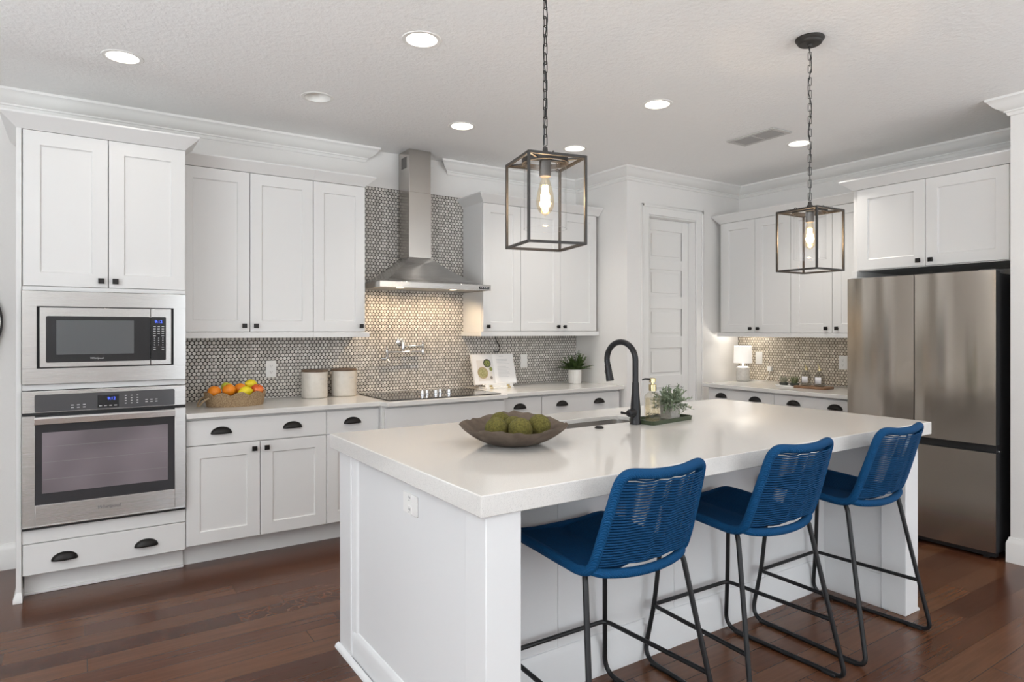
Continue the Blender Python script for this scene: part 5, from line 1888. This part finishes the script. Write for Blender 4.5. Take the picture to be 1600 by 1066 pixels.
d = bpy.data.lights.new('lamp_light', 'POINT'); d.energy, d.color, d.shadow_soft_size = 3.0, (1.0, 0.96, 0.90), 0.03
o = bpy.data.objects.new('lamp_light', d); COL.objects.link(o); o.parent = lamp; o.location = (0, 0, 0.292)
mb = MB()
mb.tube(spline([(0.058, -0.02, 0.009), (0.09, -0.10, 0.006), (0.14, -0.13, 0.006), (0.18, -0.12, 0.008), (0.205, -0.13, 0.05), (0.212, -0.14, 0.10)], 6), 0.0028, 6)
mb.build('cord', M['white_plastic'], lamp)
mb = MB(); mb.box(0.195, 0.2215, -0.165, -0.120, 0.095, 0.140)
mb.build('plug_adapter', M['white_plastic'], lamp, bevel=0.003)

# white tray with two dark little plants
wt = (5.06, 3.315, CT)
mb = MB(); mb.loft([[(x * s_, y * s_, z) for x, y in rrect(-0.07, 0.07, -0.10, 0.10, 0.02, 4)] for s_, z in ((0.92, 0), (1, 0.012), (0.95, 0.012), (0.92, 0.006))])
o = mb.build('tray', M['white_plastic'], loc=wt)
tag(o, 'small white tray under two little plants on the right counter', 'tray')
for i, (dx, dy, lab, hh, cm) in enumerate(((0.0, 0.052, 'pale little plant on the white tray, on the lamp side', 0.072, 'pale_sprig'), (0.0, -0.050, 'dark green little plant on the white tray, next to the bottles', 0.075, 'dark_sprig'))):
    r = thing('small_plant', lab, 'plant', (wt[0] + dx, wt[1] + dy, CT + 0.0065), 0, 'little plants on the white tray')
    mb = MB(); mb.lathe([(0, 0), (0.030, 0), (0.036, 0.010), (0.036, 0.024), (0.032, 0.024), (0.031, 0.018), (0, 0.018)], n=24)
    mb.build('pot', mat('dark_pot', (0.05, 0.055, 0.045), 0.6), r)
    mbl = MB()
    random.seed(30 + i)
    for k in range(70):
        a, el = random.uniform(0, 2 * pi), random.uniform(0.95, 1.5)
        dd = Vector((cos(a) * cos(el), sin(a) * cos(el), sin(el)))
        leaf(mbl, Vector((0.018 * cos(a), 0.018 * sin(a), 0.018)), dd, Vector((0, 0, 1)), random.uniform(0.04, hh), 0.006)
    mbl.build('leaves', noisy(cm, (0.10, 0.12, 0.06) if i else (0.24, 0.24, 0.17), (0.20, 0.22, 0.10) if i else (0.36, 0.35, 0.26), 40, 0.7), r, smooth=0)

# wooden board with two glass bottles
bl = (5.045, 3.085, CT)
mb = MB(); mb.prism(rrect(-0.075, 0.075, -0.135, 0.135, 0.01, 4), 0, 0.018)
o = mb.build('wooden_board', noisy('warm_brown_wood', (0.16, 0.080, 0.040), (0.25, 0.14, 0.075), 16, 0.5, stretch=(9, 1, 1)), loc=bl, rotz=0.06, bevel=0.003)
tag(o, 'brown wooden board under two glass bottles on the right counter', 'board')
for i, (dy, lab) in enumerate(((0.062, 'clear glass bottle with white label and brass spout, beside the little plants'), (-0.055, 'clear glass bottle with white label and brass spout, on the fridge side'))):
    r = thing('glass_bottle', lab, 'bottle', (bl[0] - 0.005, bl[1] + dy, CT + 0.0185), 0, 'labelled glass bottles on the board')
    mb = MB(); mb.lathe([(0, 0.003), (0.036, 0.0), (0.039, 0.005), (0.039, 0.075), (0.036, 0.092), (0.022, 0.112), (0.014, 0.122), (0.013, 0.135)], n=32)
    mb.build('bottle', thin_glass('bottle_glass', (0.80, 0.79, 0.77), 0.20, 0.05), r)
    mb = MB()
    vs, fs = [], []
    for k in range(11):
        a = pi + 0.45 - 0.75 + 1.25 * k / 10 - 0.1
        for z in (0.025, 0.078):
            vs.append((0.0400 * cos(a), 0.0400 * sin(a), z))
    for k in range(10):
        fs.append((2 * k, 2 * k + 2, 2 * k + 3, 2 * k + 1))
    mb.add(vs, fs)
    mb.build('paper_label', mat('label_paper', (0.72, 0.71, 0.74), 0.6), r, solid=0.0008)
    mb = MB(); mb.lathe([(0, 0.130), (0.0145, 0.130), (0.0145, 0.146), (0.008, 0.150), (0, 0.150)], n=20); mb.tube([(0, 0, 0.148), (-0.004, 0.004, 0.165), (-0.010, 0.010, 0.188)], [0.006, 0.004, 0.0025], 8)
    mb.build('pour_spout', M['brass'], r)

# round mirror on the back wall, mostly outside the view
ml = (-0.665, YB - 0.0006, 1.445)
mr = thing('wall_mirror', 'round mirror with thin black frame on the wall left of the oven tower', 'mirror', ml)
mb = MB(); mb.lathe([(0.292, 0.0), (0.302, 0.0), (0.302, 0.028), (0.292, 0.028), (0.292, 0.0)], (0, 0, 0), 72, 'y', rot=Matrix.Rotation(pi, 3, 'Z'))
mb.build('frame', M['black'], mr)
mb = MB(); mb.lathe([(0, 0.003), (0.2918, 0.003), (0.2918, 0.012), (0, 0.012)], (0, 0, 0), 72, 'y', rot=Matrix.Rotation(pi, 3, 'Z'))
mb.build('mirror_glass', mat('mirror_silver', (0.86, 0.87, 0.87), 0.03, 1.0), mr)
